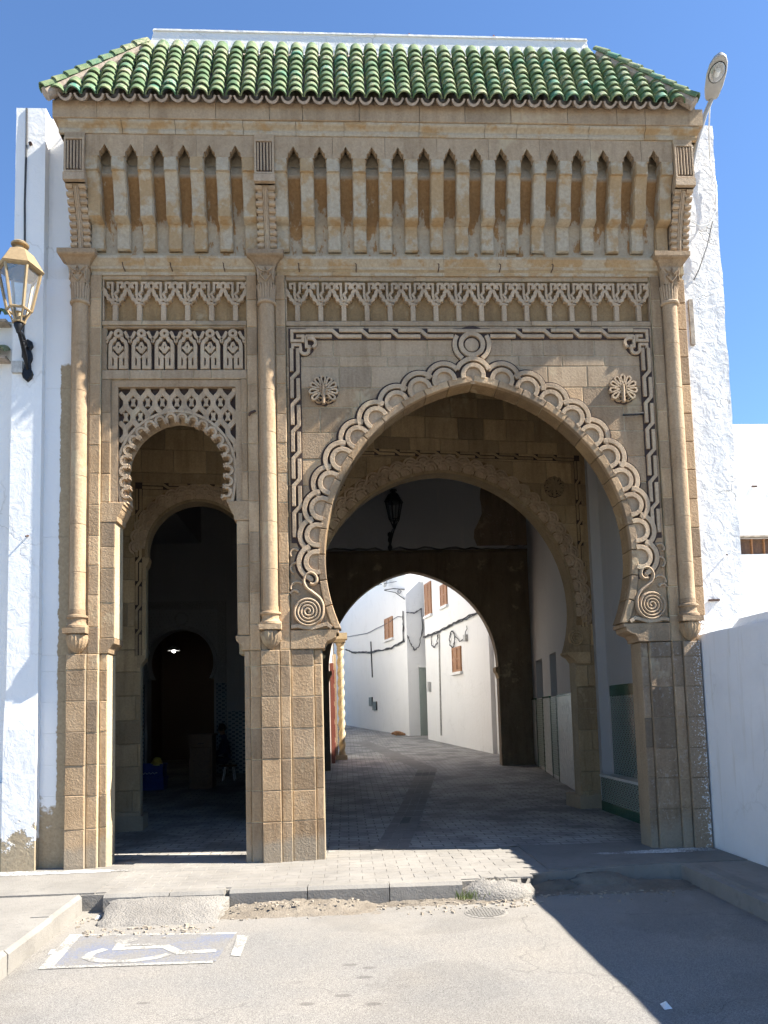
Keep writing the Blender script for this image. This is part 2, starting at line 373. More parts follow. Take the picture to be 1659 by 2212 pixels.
def m_conc(name, c1, c2, bs=.4, vr=(.86, 1.08)):
    mt, t, b = nodes(name, .9); P = pos(t); n1 = noise(t, P, 2.2, 6, .6); n2 = noise(t, P, 60, 4, .65); n3 = noise(t, P, 12, 5, .6); r = objrand(t)
    c = mixc(t, ramp(t, n1, .35, .7), c1, c2); c = mixc(t, 1., c, mixc(t, r, (vr[0],)*3, (vr[1], vr[1]*.99, vr[1]*.975)), 'MULTIPLY')
    c = mixc(t, mth(t, 'MULTIPLY', ramp(t, n3, .55, .72), .4), c, tuple(x*.62 for x in c1))
    base(t, b, c); bump(t, b, mth(t, 'ADD', n2, mth(t, 'MULTIPLY', n3, .8)), bs, .012)
m_conc('concrete', (.205, .19, .168), (.265, .247, .218)); m_conc('paver_stone', (.215, .199, .176), (.28, .26, .232), .3, (.95, 1.03))
m_conc('paver_dark', (.12, .115, .108), (.17, .16, .15), .3); m_conc('rough_concrete', (.19, .175, .155), (.29, .27, .24), 1.4); m_conc('dirt', (.17, .14, .105), (.25, .215, .17), 1.)
def m_paving():
    mt, t, b = nodes('paving', .8); P = pos(t)
    br = N(t, 'ShaderNodeTexBrick'); t.links.new(P, br.inputs[0]); br.inputs['Scale'].default_value = 1.
    br.inputs['Brick Width'].default_value = .24; br.inputs['Row Height'].default_value = .14; br.inputs['Mortar Size'].default_value = .008
    br.inputs['Color1'].default_value = (.34, .315, .275, 1); br.inputs['Color2'].default_value = (.44, .41, .36, 1); br.inputs['Mortar'].default_value = (.12, .11, .10, 1)
    n1 = noise(t, P, 1.6, 6, .6); n2 = noise(t, P, 30, 4)
    c = mixc(t, mth(t, 'MULTIPLY', ramp(t, n1, .42, .62), .75), br.outputs[0], (.13, .122, .112)); base(t, b, c)
    bump(t, b, mth(t, 'ADD', mth(t, 'MULTIPLY', br.outputs[1], -.6), mth(t, 'MULTIPLY', n2, .4)), .5, .01)
m_paving()
def m_paint(name, col, cut):
    mt, t, b = nodes(name, .8); P = pos(t); n1 = noise(t, P, 60, 5, .75); n2 = noise(t, P, 3, 4, .6)
    asp = mixc(t, ramp(t, noise(t, P, 160, 3, .7), .35, .65), (.125, .118, .108), (.27, .255, .235))
    k = ramp(t, mth(t, 'ADD', mth(t, 'MULTIPLY', n1, .6), mth(t, 'MULTIPLY', n2, .5)), cut, cut+.10)
    base(t, b, mixc(t, k, col, asp)); bump(t, b, n1, .5, .006)
m_paint('limewash_spill', (.70, .69, .66), .50); m_paint('paint_white', (.43, .41, .36), .50); m_paint('paint_blue', (.15, .165, .215), .46)
def m_zellij(name, cA, cB, cC, s):
    mt, t, b = nodes(name, .25); P = pos(t)
    mp = N(t, 'ShaderNodeMapping'); mp.inputs[2].default_value = (0, 0, R_(0)); t.links.new(P, mp.inputs[0])
    g = N(t, 'ShaderNodeSeparateXYZ'); t.links.new(P, g.inputs[0])
    h = mth(t, 'ADD', g.outputs[1], mth(t, 'MULTIPLY', g.outputs[0], .6))
    u = mth(t, 'ADD', h, g.outputs[2]); v = mth(t, 'SUBTRACT', h, g.outputs[2])
    fu = mth(t, 'ABSOLUTE', mth(t, 'SUBTRACT', mth(t, 'FRACT', mth(t, 'MULTIPLY', u, s)), .5)); fv = mth(t, 'ABSOLUTE', mth(t, 'SUBTRACT', mth(t, 'FRACT', mth(t, 'MULTIPLY', v, s)), .5))
    star = mth(t, 'LESS_THAN', mth(t, 'ADD', fu, fv), .40); core = mth(t, 'LESS_THAN', mth(t, 'MAXIMUM', fu, fv), .13)
    c = mixc(t, core, mixc(t, star, cA, cB), cC); base(t, b, c); bump(t, b, noise(t, P, 30, 3), .15, .01)
m_zellij('zellij', (.20, .25, .22), (.012, .06, .05), (.36, .38, .34), 9.); m_zellij('zellij_blue', (.30, .34, .36), (.02, .05, .10), (.06, .14, .16), 10.)
m_zellij('zellij_small', (.40, .42, .38), (.03, .10, .075), (.03, .06, .05), 11.)
plain('tile_green', (.015, .085, .05), .25, 0, 12, .05); plain('tile_white', (.62, .62, .58), .22, 0, 14, .5, .12)
plain('carved_plaster', (.36, .35, .34), .85, 0, 40, .6, .3)
def m_emit(name, col, s):
    mt, t, b = nodes(name); b.inputs['Emission Color'].default_value = (*col, 1); b.inputs['Emission Strength'].default_value = s
m_emit('lit_bulb', (1, .97, .92), 6.)

# ================================================================ GROUND
def street_z(y): return .1 if y < 4 else .1+.035*(y-4)
MB().add([(-150,-150,-.05),(150,-150,-.05),(150,150,-.05),(-150,150,-.05)], [(0,1,2,3)]).build('road', 'asphalt', kind='structure')
g = MB(); xs = (-6, 9); ys = [.42, 1, 2, 3, 4, 7, 11, 16, 24, 34, 60]
for y in ys: g.add([(xs[0], y, street_z(y)), (xs[1], y, street_z(y))], [])
g.f = [(2*i, 2*i+1, 2*i+3, 2*i+2) for i in range(len(ys)-1)]
passage_floor = g.build('passage_floor', 'paving', kind='structure')
# slab strip along the passage that bends to the left in the street
def strip_quad(mb, a, b, c, d, lift=.006, th=0):
    mb.add([(p[0], p[1], street_z(p[1])+lift) for p in (a, b, c, d)], [(0, 1, 2, 3)])
def lerp(a, b, t): return tuple(x+(y-x)*t for x, y in zip(a, b))
L0, L1, R0, R1 = (.27, .45), (1.66, 9.9), (.66, .45), (2.12, 9.9)
for i in range(14):
    a, b = i/14, (i+1)/14-.004
    for k in range(3):
        q = [lerp(lerp(L0, L1, t), lerp(R0, R1, t), u) for t, u in ((a, k/3+.01), (a, (k+1)/3-.01), (b, (k+1)/3-.01), (b, k/3+.01))]
        mb = MB(); strip_quad(mb, *q); mb.build('strip_slab', 'paver_dark' if i == 12 or (i == 3 and k == 1) else 'paver_stone', passage_floor)
L2, R2 = (.30, 19.5), (.78, 20.3)
for i in range(9):
    a, b = i/9, (i+1)/9-.006
    q = [lerp(lerp(L1, L2, t), lerp(R1, R2, t), u) for t, u in ((a, 0), (a, 1), (b, 1), (b, 0))]
    mb = MB(); strip_quad(mb, *q); mb.build('strip_slab', 'paver_stone', passage_floor)

# apron in front of the gate: bed, pavers, kerb
pavement = MB().prism_z([(-2.45,-1.22),(1.52,-1.22),(1.72,-.98),(2.3,-.93),(2.75,-.82),(3.2,-.85),(3.13,-8.5),(4.0,-8.5),(4.0,.5),(-6,.5),(-6,-8.5),(-2.05,-8.5),(-2.45,-1.3)], -.06, .088).build('pavement', 'concrete', kind='structure')
pv = {}
def paver_mesh(wx, wy):
    k = (round(wx, 3), round(wy, 3))
    if k not in pv:
        c_ = .0025; mb = MB(); X, Y = wx/2, wy/2
        mb.add([(-X,-Y,-.02),(X,-Y,-.02),(X,Y,-.02),(-X,Y,-.02),(-X,-Y,-c_),(X,-Y,-c_),(X,Y,-c_),(-X,Y,-c_),(-X+c_,-Y+c_,0),(X-c_,-Y+c_,0),(X-c_,Y-c_,0),(-X+c_,Y-c_,0)],
               [(0,1,5,4),(1,2,6,5),(2,3,7,6),(3,0,4,7),(4,5,9,8),(5,6,10,9),(6,7,11,10),(7,4,8,11),(8,9,10,11)])
        pv[k] = mb.data('paver', recalc=False); pv[k].materials.append(MAT['paver_stone'])
    return pv[k]
spots = []
row = 0; y = -1.17
while y < .42:
    x = -2.4+(row % 2)*.12
    while x < 1.75-max(0, (y+1.1))*-.0:
        if x+.23 < 1.9: spots.append((x+.118, y+.068))
        x += .24
    y += .14; row += 1
spots.sort(key=lambda p: p[1])
rest = MB()
for i, (x, y) in enumerate(spots):
    z = .100+rnd.uniform(-.0012, .0012)
    if i < 290: link('paver', paver_mesh(.238, .1385), None, pavement, loc=(x, y, z), rot=(rnd.uniform(-.006, .006), rnd.uniform(-.006, .006), rnd.uniform(-.008, .008)))
    else: rest.box(x-.117, x+.117, y-.067, y+.067, .08, z)
if rest.v: rest.build('paver_field', 'paver_stone', pavement, kind='stuff')
MB().prism_z([(1.9,-.9),(3.15,-.78),(3.9,-.78),(3.9,.42),(1.9,.42)], .07, .1).build('cement_skim', 'concrete', pavement)
# limewash spilled on the paving below the painted walls
def splash(cx, cy, rx_, ry_, seed, z):
    r = random.Random(seed); n = 40; mb = MB()
    mb.add([(cx+rx_*math.cos(2*math.pi*k/n)*(1+r.uniform(-.28, .2)), cy+ry_*math.sin(2*math.pi*k/n)*(1+r.uniform(-.35, .25)), z) for k in range(n)], [tuple(range(n))]); mb.build('limewash_splash', 'limewash_spill', pavement)
splash(3.25, -.22, .62, .10, 1, .1043); splash(3.5, -.16, .38, .07, 2, .1047); splash(-2.95, -.22, .75, .085, 3, .1076); splash(-3.3, -.20, .5, .10, 4, .1081)
MB().box(-6, -2.26, -1.2, .06, .08, .1036).build('cement_skim', 'concrete', pavement)
# kerb stones
def kerb(a, b, n, z1=.112, z0=-.06, wd=.13, name='kerb_stone', gap=.008):
    a, b = Vector(a), Vector(b); d = (b-a).normalized(); nr = Vector((d.y, -d.x)); L = (b-a).length; cuts = [0]+[(i+rnd.uniform(-.12, .12))/n*L for i in range(1, n)]+[L]
    for s0, s1 in zip(cuts[:-1], cuts[1:]):
        p = [a+d*(s0+gap/2), a+d*(s1-gap/2)]; j = rnd.uniform(-.006, .006); h = z1+rnd.uniform(-.006, .004); mb = MB(); c_ = .028
        sec = [(0, z0), (0+j, h-c_), (c_+j, h), (wd, h), (wd, z0)]
        v = [(q.x-nr.x*u, q.y-nr.y*u, z) for q in p for u, z in sec]; k = len(sec)
        mb.add(v, [(i, (i+1) % k, (i+1) % k+k, i+k) for i in range(k)]+[tuple(range(k)), tuple(range(k, 2*k))])
        mb.build(name, 'concrete', pavement)
kerb((-2.15,-1.33), (-1.1,-1.34), 2); kerb((-1.06,-1.33), (1.0,-1.36), 3)
kerb((-2.10,-8.4), (-2.33,-1.30), 9, wd=.17); kerb((3.27,-.95), (3.12,-8.4), 7, z1=.10, wd=.16)
# broken corner of the kerb, ramp slab, dirt
def lump(name, mt, cx, cy, z0, rx, ry, h, seed, parent=None, n=14, m_=5, **kw):
    r = random.Random(seed); mb = MB(); v = []; f = []
    for i in range(m_+1):
        for k in range(n):
            a = 2*math.pi*k/n; q = math.cos(i/m_*math.pi/2); rr = q*(1+r.uniform(-.16, .16))
            v.append((cx+rx*rr*math.cos(a), cy+ry*rr*math.sin(a), z0+h*math.sin(i/m_*math.pi/2)*(1+r.uniform(-.2, .2))))
    for i in range(m_):
        for k in range(n): f.append((i*n+k, i*n+(k+1) % n, (i+1)*n+(k+1) % n, (i+1)*n+k))
    mb.add(v, f); return mb.build(name, mt, parent, smooth=50, **kw)
tag(lump('kerb_rubble', 'rough_concrete', 1.30, -1.27, -.06, .36, .17, .17, 3), 'rough crumbled lump of concrete ending the sunlit kerb', 'rubble')
tag(lump('kerb_rubble', 'dirt', 2.35, -.98, -.06, .36, .16, .12, 5), 'grey mound of broken cement in the shaded gap', 'rubble')
tag(lump('kerb_rubble', 'dirt', 1.9, -1.08, -.06, .25, .10, .09, 6), 'low brown dirt heap beside the broken kerb', 'rubble')
r = random.Random(4); mb = MB(); nx, ny = 14, 9; v = []; f = []
for j in range(ny+1):
    for i in range(nx+1):
        x = -2.08+1.0*i/nx; t = j/ny; yy = -1.345-.46*t; z = .075-.115*t**1.3
        if i in (0, nx): x += r.uniform(-.03, .03)
        if j == ny: yy += r.uniform(-.03, .02); z = -.056
        if i in (0, nx): z -= .02
        v.append((x, yy, z+r.uniform(-.006, .006)))
for j in range(ny):
    for i in range(nx): f.append((j*(nx+1)+i, j*(nx+1)+i+1, (j+1)*(nx+1)+i+1, (j+1)*(nx+1)+i))
o = len(v)
for e in ([j*(nx+1) for j in range(ny+1)], [j*(nx+1)+nx for j in range(ny+1)]):
    bs = len(v)
    for k in e: v.append((v[k][0], v[k][1], -.06))
    for k in range(ny): f.append((e[k], e[k+1], bs+k+1, bs+k))
tag(mb.add(v, f).build('ramp_slab', 'rough_concrete', smooth=40), 'rough cement ramp poured from the kerb to the asphalt', 'ramp')
def heap(name, x0, x1, y0, y1, z0, h, seed, nx=40, ny=14, mt='dirt'):
    r = random.Random(seed); v = []; f = []
    for j in range(ny+1):
        for i in range(nx+1):
            u, t = i/nx, j/ny; x = x0+(x1-x0)*u; yy = y0+(y1-y0)*t
            k = math.sin(math.pi*u)**.6*(t**.8); v.append((x+r.uniform(-.01, .01), yy+r.uniform(-.01, .01), z0+h*k+(r.uniform(-.009, .012) if 0 < k else -.01)))
    for j in range(ny):
        for i in range(nx): f.append((j*(nx+1)+i, j*(nx+1)+i+1, (j+1)*(nx+1)+i+1, (j+1)*(nx+1)+i))
    return MB().add(v, f).build(name, mt, smooth=60, kind='stuff')
tag(heap('dirt_patch', -1.12, .25, -1.72, -1.34, -.055, .065, 8), 'loose dirt and gravel spilled along the kerb foot', 'dirt')
tag(heap('dirt_patch', .2, 1.5, -1.52, -1.34, -.056, .03, 12), 'thin brown dirt line below the sunlit kerb end', 'dirt')
tag(heap('dirt_patch', 1.5, 3.25, -1.35, -.95, -.055, .05, 9), 'dark shaded dirt filling the broken corner by the wall', 'dirt')
r = random.Random(31); mb = MB()
for i in range(420):
    x = r.uniform(-2.3, 2.9); yy = -1.42-abs(r.gauss(0, .16)); s = r.uniform(.004, .016)*(1.4 if r.random() < .06 else 1)
    if -2.1 < x < -1.05: yy -= .42
    if x > 1.6: yy += .25
    zb = -.05+(.06 if -1.0 < x < .1 and yy > -1.6 else 0)
    a = r.uniform(0, 3); mb.add([(x+s*math.cos(a+q)*(1+.3*(k > 0))+0, yy+s*math.sin(a+q), zb+k) for k in (0, s*.9) for q in (0, 2.1, 4.2)], [(0,1,4,3),(1,2,5,4),(2,0,3,5),(3,4,5)])
tag(mb.build('gravel', 'rubble', kind='stuff'), 'scattered pebbles and grit along the kerb', 'gravel')
# litter
for i, (x, y, s, lb) in enumerate(((1.73, -3.95, .035, 'small white scrap of litter in the shaded asphalt foreground'), (-2.13, -1.5, .03, 'crumpled white wrapper lying where the kerbs meet'), (-2.16, -2.45, .026, 'white paper scrap beside the left kerb'))):
    mb = MB(); r = random.Random(i)
    mb.add([(x-s*.7, y-s, -.046), (x+s*.7, y-s*.8, -.044), (x+s*.5, y+s*1.3, -.03), (x-s*.6, y+s, -.04), (x, y, -.02)], [(0,1,4),(1,2,4),(2,3,4),(3,0,4)]); mb.build('litter', 'litter', label=lb, cat='litter')
# weeds on the kerb
mb = MB(); r = random.Random(77)
for k in range(46):
    x = r.choice((1.02, 1.05, .98, 1.12))+r.gauss(0, .035); y = -1.40+r.uniform(-.03, .02); h = r.uniform(.03, .10); dx, dy = r.gauss(0, .03), r.gauss(0, .02)
    mb.add([(x-.003, y, -.03), (x+.003, y, -.03), (x+dx*.5+.003, y+dy*.5, -.03+h*.6), (x+dx*.5-.003, y+dy*.5, -.03+h*.6), (x+dx, y+dy, -.03+h)], [(0,1,2,3),(3,2,4)])
mb.build('weed_tuft', 'weed', label='small green weeds growing from the cracked kerb', cat='weed', kind='stuff')
# access symbol painted on the bay
sy = thing('parking_symbol', (-1.5, -2.4, -.05), 'faded blue and white wheelchair symbol painted on the asphalt', 'road marking')
def flat(name, pts, z, mt): MB().add([(x, y, z) for x, y in pts], [tuple(range(len(pts)))]).build(name, mt, sy)
flat('blue_panel', [(-2.10,-2.03), (-.89,-2.14), (-.93,-2.80), (-2.03,-2.76)], -.046, 'paint_blue')
flat('border', [(-2.20,-1.965), (-.88,-2.10), (-.89,-2.14), (-2.10,-2.03)], -.0455, 'paint_white'); flat('border', [(-2.20,-1.965), (-2.10,-2.03), (-2.03,-2.76), (-2.115,-2.81)], -.0453, 'paint_white')
flat('border', [(-2.115,-2.81), (-2.03,-2.76), (-.95,-2.785), (-.94,-2.83)], -.0451, 'paint_white'); flat('border', [(-.87,-2.18), (-.78,-2.20), (-.775,-2.71), (-.845,-2.68)], -.0455, 'paint_white')
def ground_stroke(name, pts, wd, z):
    mb = MB(); mb.ribbon([(x, y) for x, y in pts], wd, 0, 1, 'flat'); n = len(pts); mb2 = MB()
    for i in range(n): mb2.v += [(mb.v[4*i+1][0], mb.v[4*i+1][2], z), (mb.v[4*i+2][0], mb.v[4*i+2][2], z)]
    mb2.f = [(2*i, 2*i+1, 2*i+3, 2*i+2) for i in range(n-1)]; mb2.build(name, 'paint_white', sy)
flat('figure_head', [(-1.70+.085*math.cos(a*.42), -2.20+.07*math.sin(a*.42)) for a in range(15)], -.0441, 'paint_white')
ground_stroke('figure_limb', [(-1.72,-2.25), (-1.70,-2.41), (-1.36,-2.40), (-1.22,-2.575), (-.965,-2.555)], .075, -.0438)
ground_stroke('figure_limb', [(-1.70,-2.325), (-1.45,-2.33)], .05, -.0434)
ground_stroke('figure_wheel', [(-1.79,-2.41), (-1.86,-2.50), (-1.865,-2.59), (-1.79,-2.665), (-1.66,-2.71), (-1.50,-2.71), (-1.37,-2.665), (-1.29,-2.595)], .07, -.0436)
# inspection cover
ic = thing('inspection_cover', (1.15, -1.8, -.05), 'dusty patterned drain cover set in the asphalt', 'drain cover')
mb = MB().lathe([(0, .004), (.17, .004), (.18, .002), (.18, -.004)], (1.12, -1.80, -.049), 28); mb.build('cover_plate', 'concrete', ic)
mb = MB()
for i in range(-6, 7):
    for j in range(-6, 7):
        if i*i+j*j < 38: mb.box(1.12+i*.025-.009, 1.12+i*.025+.009, -1.80+j*.025-.009, -1.80+j*.025+.009, -.046, -.040)
mb.build('tread_pattern', 'concrete', ic)

# ================================================================ THE GATE
gate = thing('stone_gateway', (.5, 0, .1), 'carved sandstone gateway with a big horseshoe arch, a small lobed arch and green tiled roof', 'gateway')
CX, AR, AE, AZ = 1.507, 2.0, .30, 3.33           # big arch: axis, radius, centre offset, spring height
LX, LR, LE, LZ = -1.803, .676, .026, 4.35           # small arch
def horseshoe(cx, r, e, zc, zb, n=24):              # outline from bottom left over the apex to bottom right
    a0 = math.asin((zb-zc)/r); a1 = math.acos(e/r)
    rightp = [(cx-e+r*math.cos(a0+(a1-a0)*i/n), zc+r*math.sin(a0+(a1-a0)*i/n)) for i in range(n+1)]
    return mirror(rightp, cx)+rightp[::-1][1:]
def hw(z, r, e, zc):
    q = r*r-(z-zc)**2; return max(0., math.sqrt(q)-e) if q > 0 else 0.
def smallarch(r, zb, n=20, e=LE):            # like a horseshoe whose feet hardly close in
    a1 = math.acos(e/r); R__ = [(LX-e+r*math.cos(a1*i/n), LZ+r*math.sin(a1*i/n)) for i in range(n+1)]
    low = [(LX-e+r-.035*((LZ-z)/.35)**2, z) for z in [zb+(LZ-zb)*k/5 for k in range(5)]]
    R__ = low+R__; return mirror(R__, LX)+R__[::-1][1:]
# --- wall core (mortar seen in the joints)
core = MB()
core.prism([(-.26, 2.5)]+horseshoe(CX, AR+.05, AE, AZ, 2.5)+[(3.27, 2.5), (3.27+.75, 2.5), (4.02, 6.9), (-.95, 6.9), (-.95, 2.5)], .05, .31)
core.prism([(-2.47, 3.8)]+smallarch(LR-.03, 4.0)+[(-1.14, 3.8), (-.94, 3.8), (-.94, 6.9), (-2.95, 6.9), (-2.95, 3.8)], .095, .305)
core.prism([(-.58, 2.55), (-.30, 2.55)]+horseshoe(CX, AR+.05, AE, AZ, 2.56)+[(3.31, 2.55), (3.595, 2.55), (3.595, 5.97), (-.58, 5.97)], .0065, .06)
core.box(-1.06, -.27, .05, .30, -.05, 2.52); core.box(-1.14, -.93, .05, .30, 2.3, 3.85)
core.box(-3.28, -2.55, .09, .30, -.05, 3.85); core.box(3.28, 4.02, .05, .30, -.05, 2.52)
core.box(-2.95, 4.02, -.0, .62, 6.6, 8.27)
facade = core.build('facade_wall', 'mortar', gate)
seedr = random.Random(11)
def stones(x0, x1, zs, y, y1=.052, *a_, **k_):
    stones_(x0, x1, zs, y, y1, *a_, **k_); MB().box(x0+.002, x1-.002, y+.0075, max(y1-.004, y+.02), zs[0]+.002, zs[-1]-.002).build('mortar_bed', 'mortar_dark' if 'stone_dark' in a_ or k_.get('mt') in ('stone_dark', 'spattered_stone') else 'mortar', facade)
def stones_(x0, x1, zs, y, y1=.052, mt='stone', split=None, g_=.008, ch=.006, parent=None, name='stone_block', jit=.004):
    for z0, z1 in zip(zs[:-1], zs[1:]):
        xs_ = [x0, x1]
        if split:
            xs_ = [x0]
            while x1-xs_[-1] > split*1.5: xs_.append(xs_[-1]+split*seedr.uniform(.65, 1.3))
            xs_.append(x1)
        for a, b in zip(xs_[:-1], xs_[1:]):
            mb = MB(); hg = g_/2; mb.block([(a+hg, z0+hg), (b-hg, z0+hg), (b-hg, z1-hg), (a+hg, z1-hg)], y+seedr.uniform(-.003, .003), y1, ch, jit, seedr)
            mb.build(name, mt, parent or facade)
ZL = [.08, .511, .842, 1.166, 1.499, 1.831, 2.159, 2.33]
ZU = [2.33, 2.62, 2.95, 3.28, 3.62, 3.95, 4.29, 4.62, 4.95, 5.29, 5.62, 5.95, 6.27, 6.56]
jz = lambda zs: [zs[0]]+[z+seedr.uniform(-.012, .012) for z in zs[1:-1]]+[zs[-1]]
# middle pier
stones(-1.083, -1.015, jz(ZL), .012, .31); stones(-1.015, -.898, ZL, -.018); stones(-.898, -.698, jz(ZL), -.075)
stones(-.698, -.585, ZL, -.045); stones(-.585, -.337, jz(ZL), -.02, split=.17); stones(-.337, -.250, jz(ZL), .01, .31)
# right pier (mirror of the middle one)
RM = 'stone_dark'
stones(3.264, 3.351, jz(ZL), .01, .31, RM); stones(3.351, 3.599, ZL, -.02, mt=RM, split=.17); stones(3.599, 3.712, jz(ZL), -.045, mt=RM)
stones(3.712, 3.905, ZL, -.075, mt='spattered_stone'); 
# left pier
stones(-2.939, -2.731, jz(ZL), -.075); stones(-2.731, -2.612, ZL, -.045); stones(-2.612, -2.530, jz(ZL), .01, .31)
# upper strips beside the shafts
for x0, x1 in ((-2.731, -2.612), (-1.015, -.898), (-.698, -.585)): stones(x0, x1, jz(ZU), -.03)
stones(3.599, 3.712, jz(ZU), -.03)
for x0, x1 in ((-2.939, -2.731), (-.898, -.698), (3.712, 3.905)): MB().box(x0+.003, x1-.003, -.012, .052, 2.33, 6.56).build('shaft_backing', 'stone', facade)
# small arch: upper jambs, frames, lintels
stones(-2.612, -2.455, jz([2.5, 2.87, 3.25, 3.5, 3.76]), .0, .31); stones(-1.152, -1.015, jz([2.5, 2.87, 3.25, 3.5, 3.76]), .0, .31)
stones(-2.612, -2.507, jz([3.98, 4.3, 4.64, 4.98, 5.365]), .0, .10); stones(-1.087, -1.015, jz([3.98, 4.3, 4.64, 4.98, 5.365]), .0, .10)
stones(-2.612, -1.015, [5.365, 5.475], .0, .10, mt='stone_grey', split=.30)
stones(-2.612, -2.556, [5.475, 5.955], .0, .10); stones(-1.047, -1.015, [5.475, 5.955], .0, .10)
stones(-2.612, -1.015, [5.985, 6.04], -.004, .10, mt='stone_grey', split=.6, g_=.005, ch=.005)
stones(-2.612, -1.015, [6.515, 6.60], .0, .10, mt='stone_grey', split=.55)
stones(-.585, 3.599, [6.51, 6.60], .0, mt='stone_grey', split=.6); stones(-.585, 3.599, [5.975, 6.035], -.004, mt='stone_grey', split=.8, g_=.005, ch=.005)
# spandrels of the big arch, stone by stone
SZ = [2.545, 2.86, 3.19, 3.52, 3.84, 4.14, 4.44, 4.74, 5.03, 5.25, 5.50, 5.62, 5.83, 5.975]
for ci, (z0, z1) in enumerate(zip(SZ[:-1], SZ[1:])):
    xs_ = [-.585]
    while xs_[-1] < 3.25: xs_.append(xs_[-1]+seedr.uniform(.34, .62))
    xs_[-1] = 3.599
    cuts = sorted(set(xs_+([CX] if z0 < 5.4 else [])))
    cuts = [c for i, c in enumerate(cuts) if i == 0 or c-cuts[i-1] > .03]
    for a, b in zip(cuts[:-1], cuts[1:]):
        poly_l, poly_r = [], []
        for k in range(7):
            z = z0+.0045+(z1-z0-.009)*k/6; h = hw(z, AR+.085, AE, AZ)
            xa, xb = a+.0045, b-.0045
            if h > 0:
                if (a+b)/2 < CX: xb = min(xb, CX-h)
                else: xa = max(xa, CX+h)
            if xb-xa > .012: poly_l.append((xa, z)); poly_r.append((xb, z))
        if len(poly_l) >= 2 and poly_l[-1][1]-poly_l[0][1] > .02:
            def thin(p): return [q for i, q in enumerate(p) if i in (0, len(p)-1) or abs((p[i+1][0]-q[0])-(q[0]-p[i-1][0])) > 1e-4]
            mb = MB(); mb.block(thin(poly_r)+thin(poly_l)[::-1], seedr.uniform(-.003, .003), .052, .006, .0015, seedr); mb.build('stone_block', 'stone' if z0 < 5.2 else 'stone_grey', facade)
# outer strip of the gate, half covered in limewash
pl = MB()
for z0, z1 in zip(ZL+[3.62, 5.29, 6.56], (ZL+[3.62, 5.29, 6.56])[1:]): pl = MB(); pl.block([(-3.27, z0+.0005), (-2.943, z0+.0005), (-2.943, z1-.0005), (-3.27, z1-.0005)], .062, .10, .003, .0015, seedr); pl.build('limewashed_block', 'limewashed_stone', facade)
for z0, z1 in zip(ZL+ZU[1:], (ZL+ZU[1:])[1:]): pl = MB(); pl.block([(3.909, z0+.004), (4.03, z0+.004), (4.03, z1-.004), (3.909, z1-.004)], .03, .10, .006, .002, seedr); pl.build('limewashed_block', 'spattered_stone' if z1 < 2.7 else 'stone', facade)

# --- big arch ring
ring = MB().prism(horseshoe(CX, AR+.07, AE, AZ, 2.56, 30)+horseshoe(CX, AR+.02, AE, AZ, 2.56, 30)[::-1], .0, .245).build('arch_ring', 'mortar', gate)
n = 13; a0 = math.asin((2.545-AZ)/AR); a1 = math.acos(AE/AR)
for side in (1, -1):
    for i in range(n):
        t0, t1 = a0+(a1-a0)*i/n+.0022, a0+(a1-a0)*(i+1)/n-.0022; p = []
        for k in range(4): a = t0+(t1-t0)*k/3; p.append((CX-AE+AR*math.cos(a), AZ+AR*math.sin(a)))
        for k in range(4):
            a = t1+(t0-t1)*k/3; x, z = CX-AE+(AR+.078)*math.cos(a), AZ+(AR+.078)*math.sin(a); p.append((max(x, CX+.002), max(z, 2.55)))
        if side < 0: p = mirror(p, CX)
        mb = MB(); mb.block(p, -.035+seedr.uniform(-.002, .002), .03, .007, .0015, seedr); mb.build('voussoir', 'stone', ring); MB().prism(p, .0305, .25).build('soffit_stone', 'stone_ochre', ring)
# imposts
def impost(parent, pts, c, mt='stone', y0=-.03, y1=.31):
    for side in (0, 1): MB().block(mirror(pts, c) if side else pts, y0, y1, .006).build('impost', mt if not side else mt, parent)
IP = [(-.583, 2.335), (-.26, 2.335), (-.22, 2.34), (-.215, 2.375), (-.185, 2.415), (-.14, 2.43), (-.095, 2.455), (-.085, 2.50), (-.06, 2.50), (-.06, 2.54), (-.583, 2.54)]
impost(ring, IP, CX)
# --- scallops round the big arch
mbk = MB().disc(0, 0, .241, -.0055, .012, 24, R_(-12), R_(192)); sc_back = mbk.data('scallop_recess'); sc_back.materials.append(MAT['groove'])
mb = MB(); mb.ribbon(arc(0, 0, .190, 20, 160, 22), .052, -.034, .0)
mb.ribbon(arc(0, 0, .114, -20, 200, 22), .050, -.040, .0)
mb.disc(0, 0, .095, -.0075, .0, 18); sc_mesh = mb.data('scallop'); sc_mesh.materials.append(MAT['stone_relief'])
rs_ = AR+.095; apex_a = math.acos(AE/rs_); k = 0
scal = []
for i in range(10):
    a = apex_a-(.16+.1435*(i)) if i else apex_a-.16
    scal.append(a)
apz = AZ+rs_*math.sin(apex_a)
def place_scallop(x, z, ang, lift, sc_=1, parent=ring, y=0.):
    link('scallop', sc_mesh, None, parent, loc=(x, y-lift, z), rot=(0, -(ang-math.pi/2), 0), scale=(sc_, 1, sc_))
    link('scallop_recess', sc_back, None, parent, loc=(x, y-lift*.12, z), rot=(0, -(ang-math.pi/2), 0), scale=(sc_, 1, sc_))
place_scallop(CX, apz-.02, math.pi/2, .010)
for i, a in enumerate(scal):
    x, z = CX-AE+rs_*math.cos(a), AZ+rs_*math.sin(a); lf = .002+(i % 2)*.004+.0003*i
    place_scallop(x, z, a, lf); place_scallop(2*CX-x, z, math.pi-a, lf+.0011)
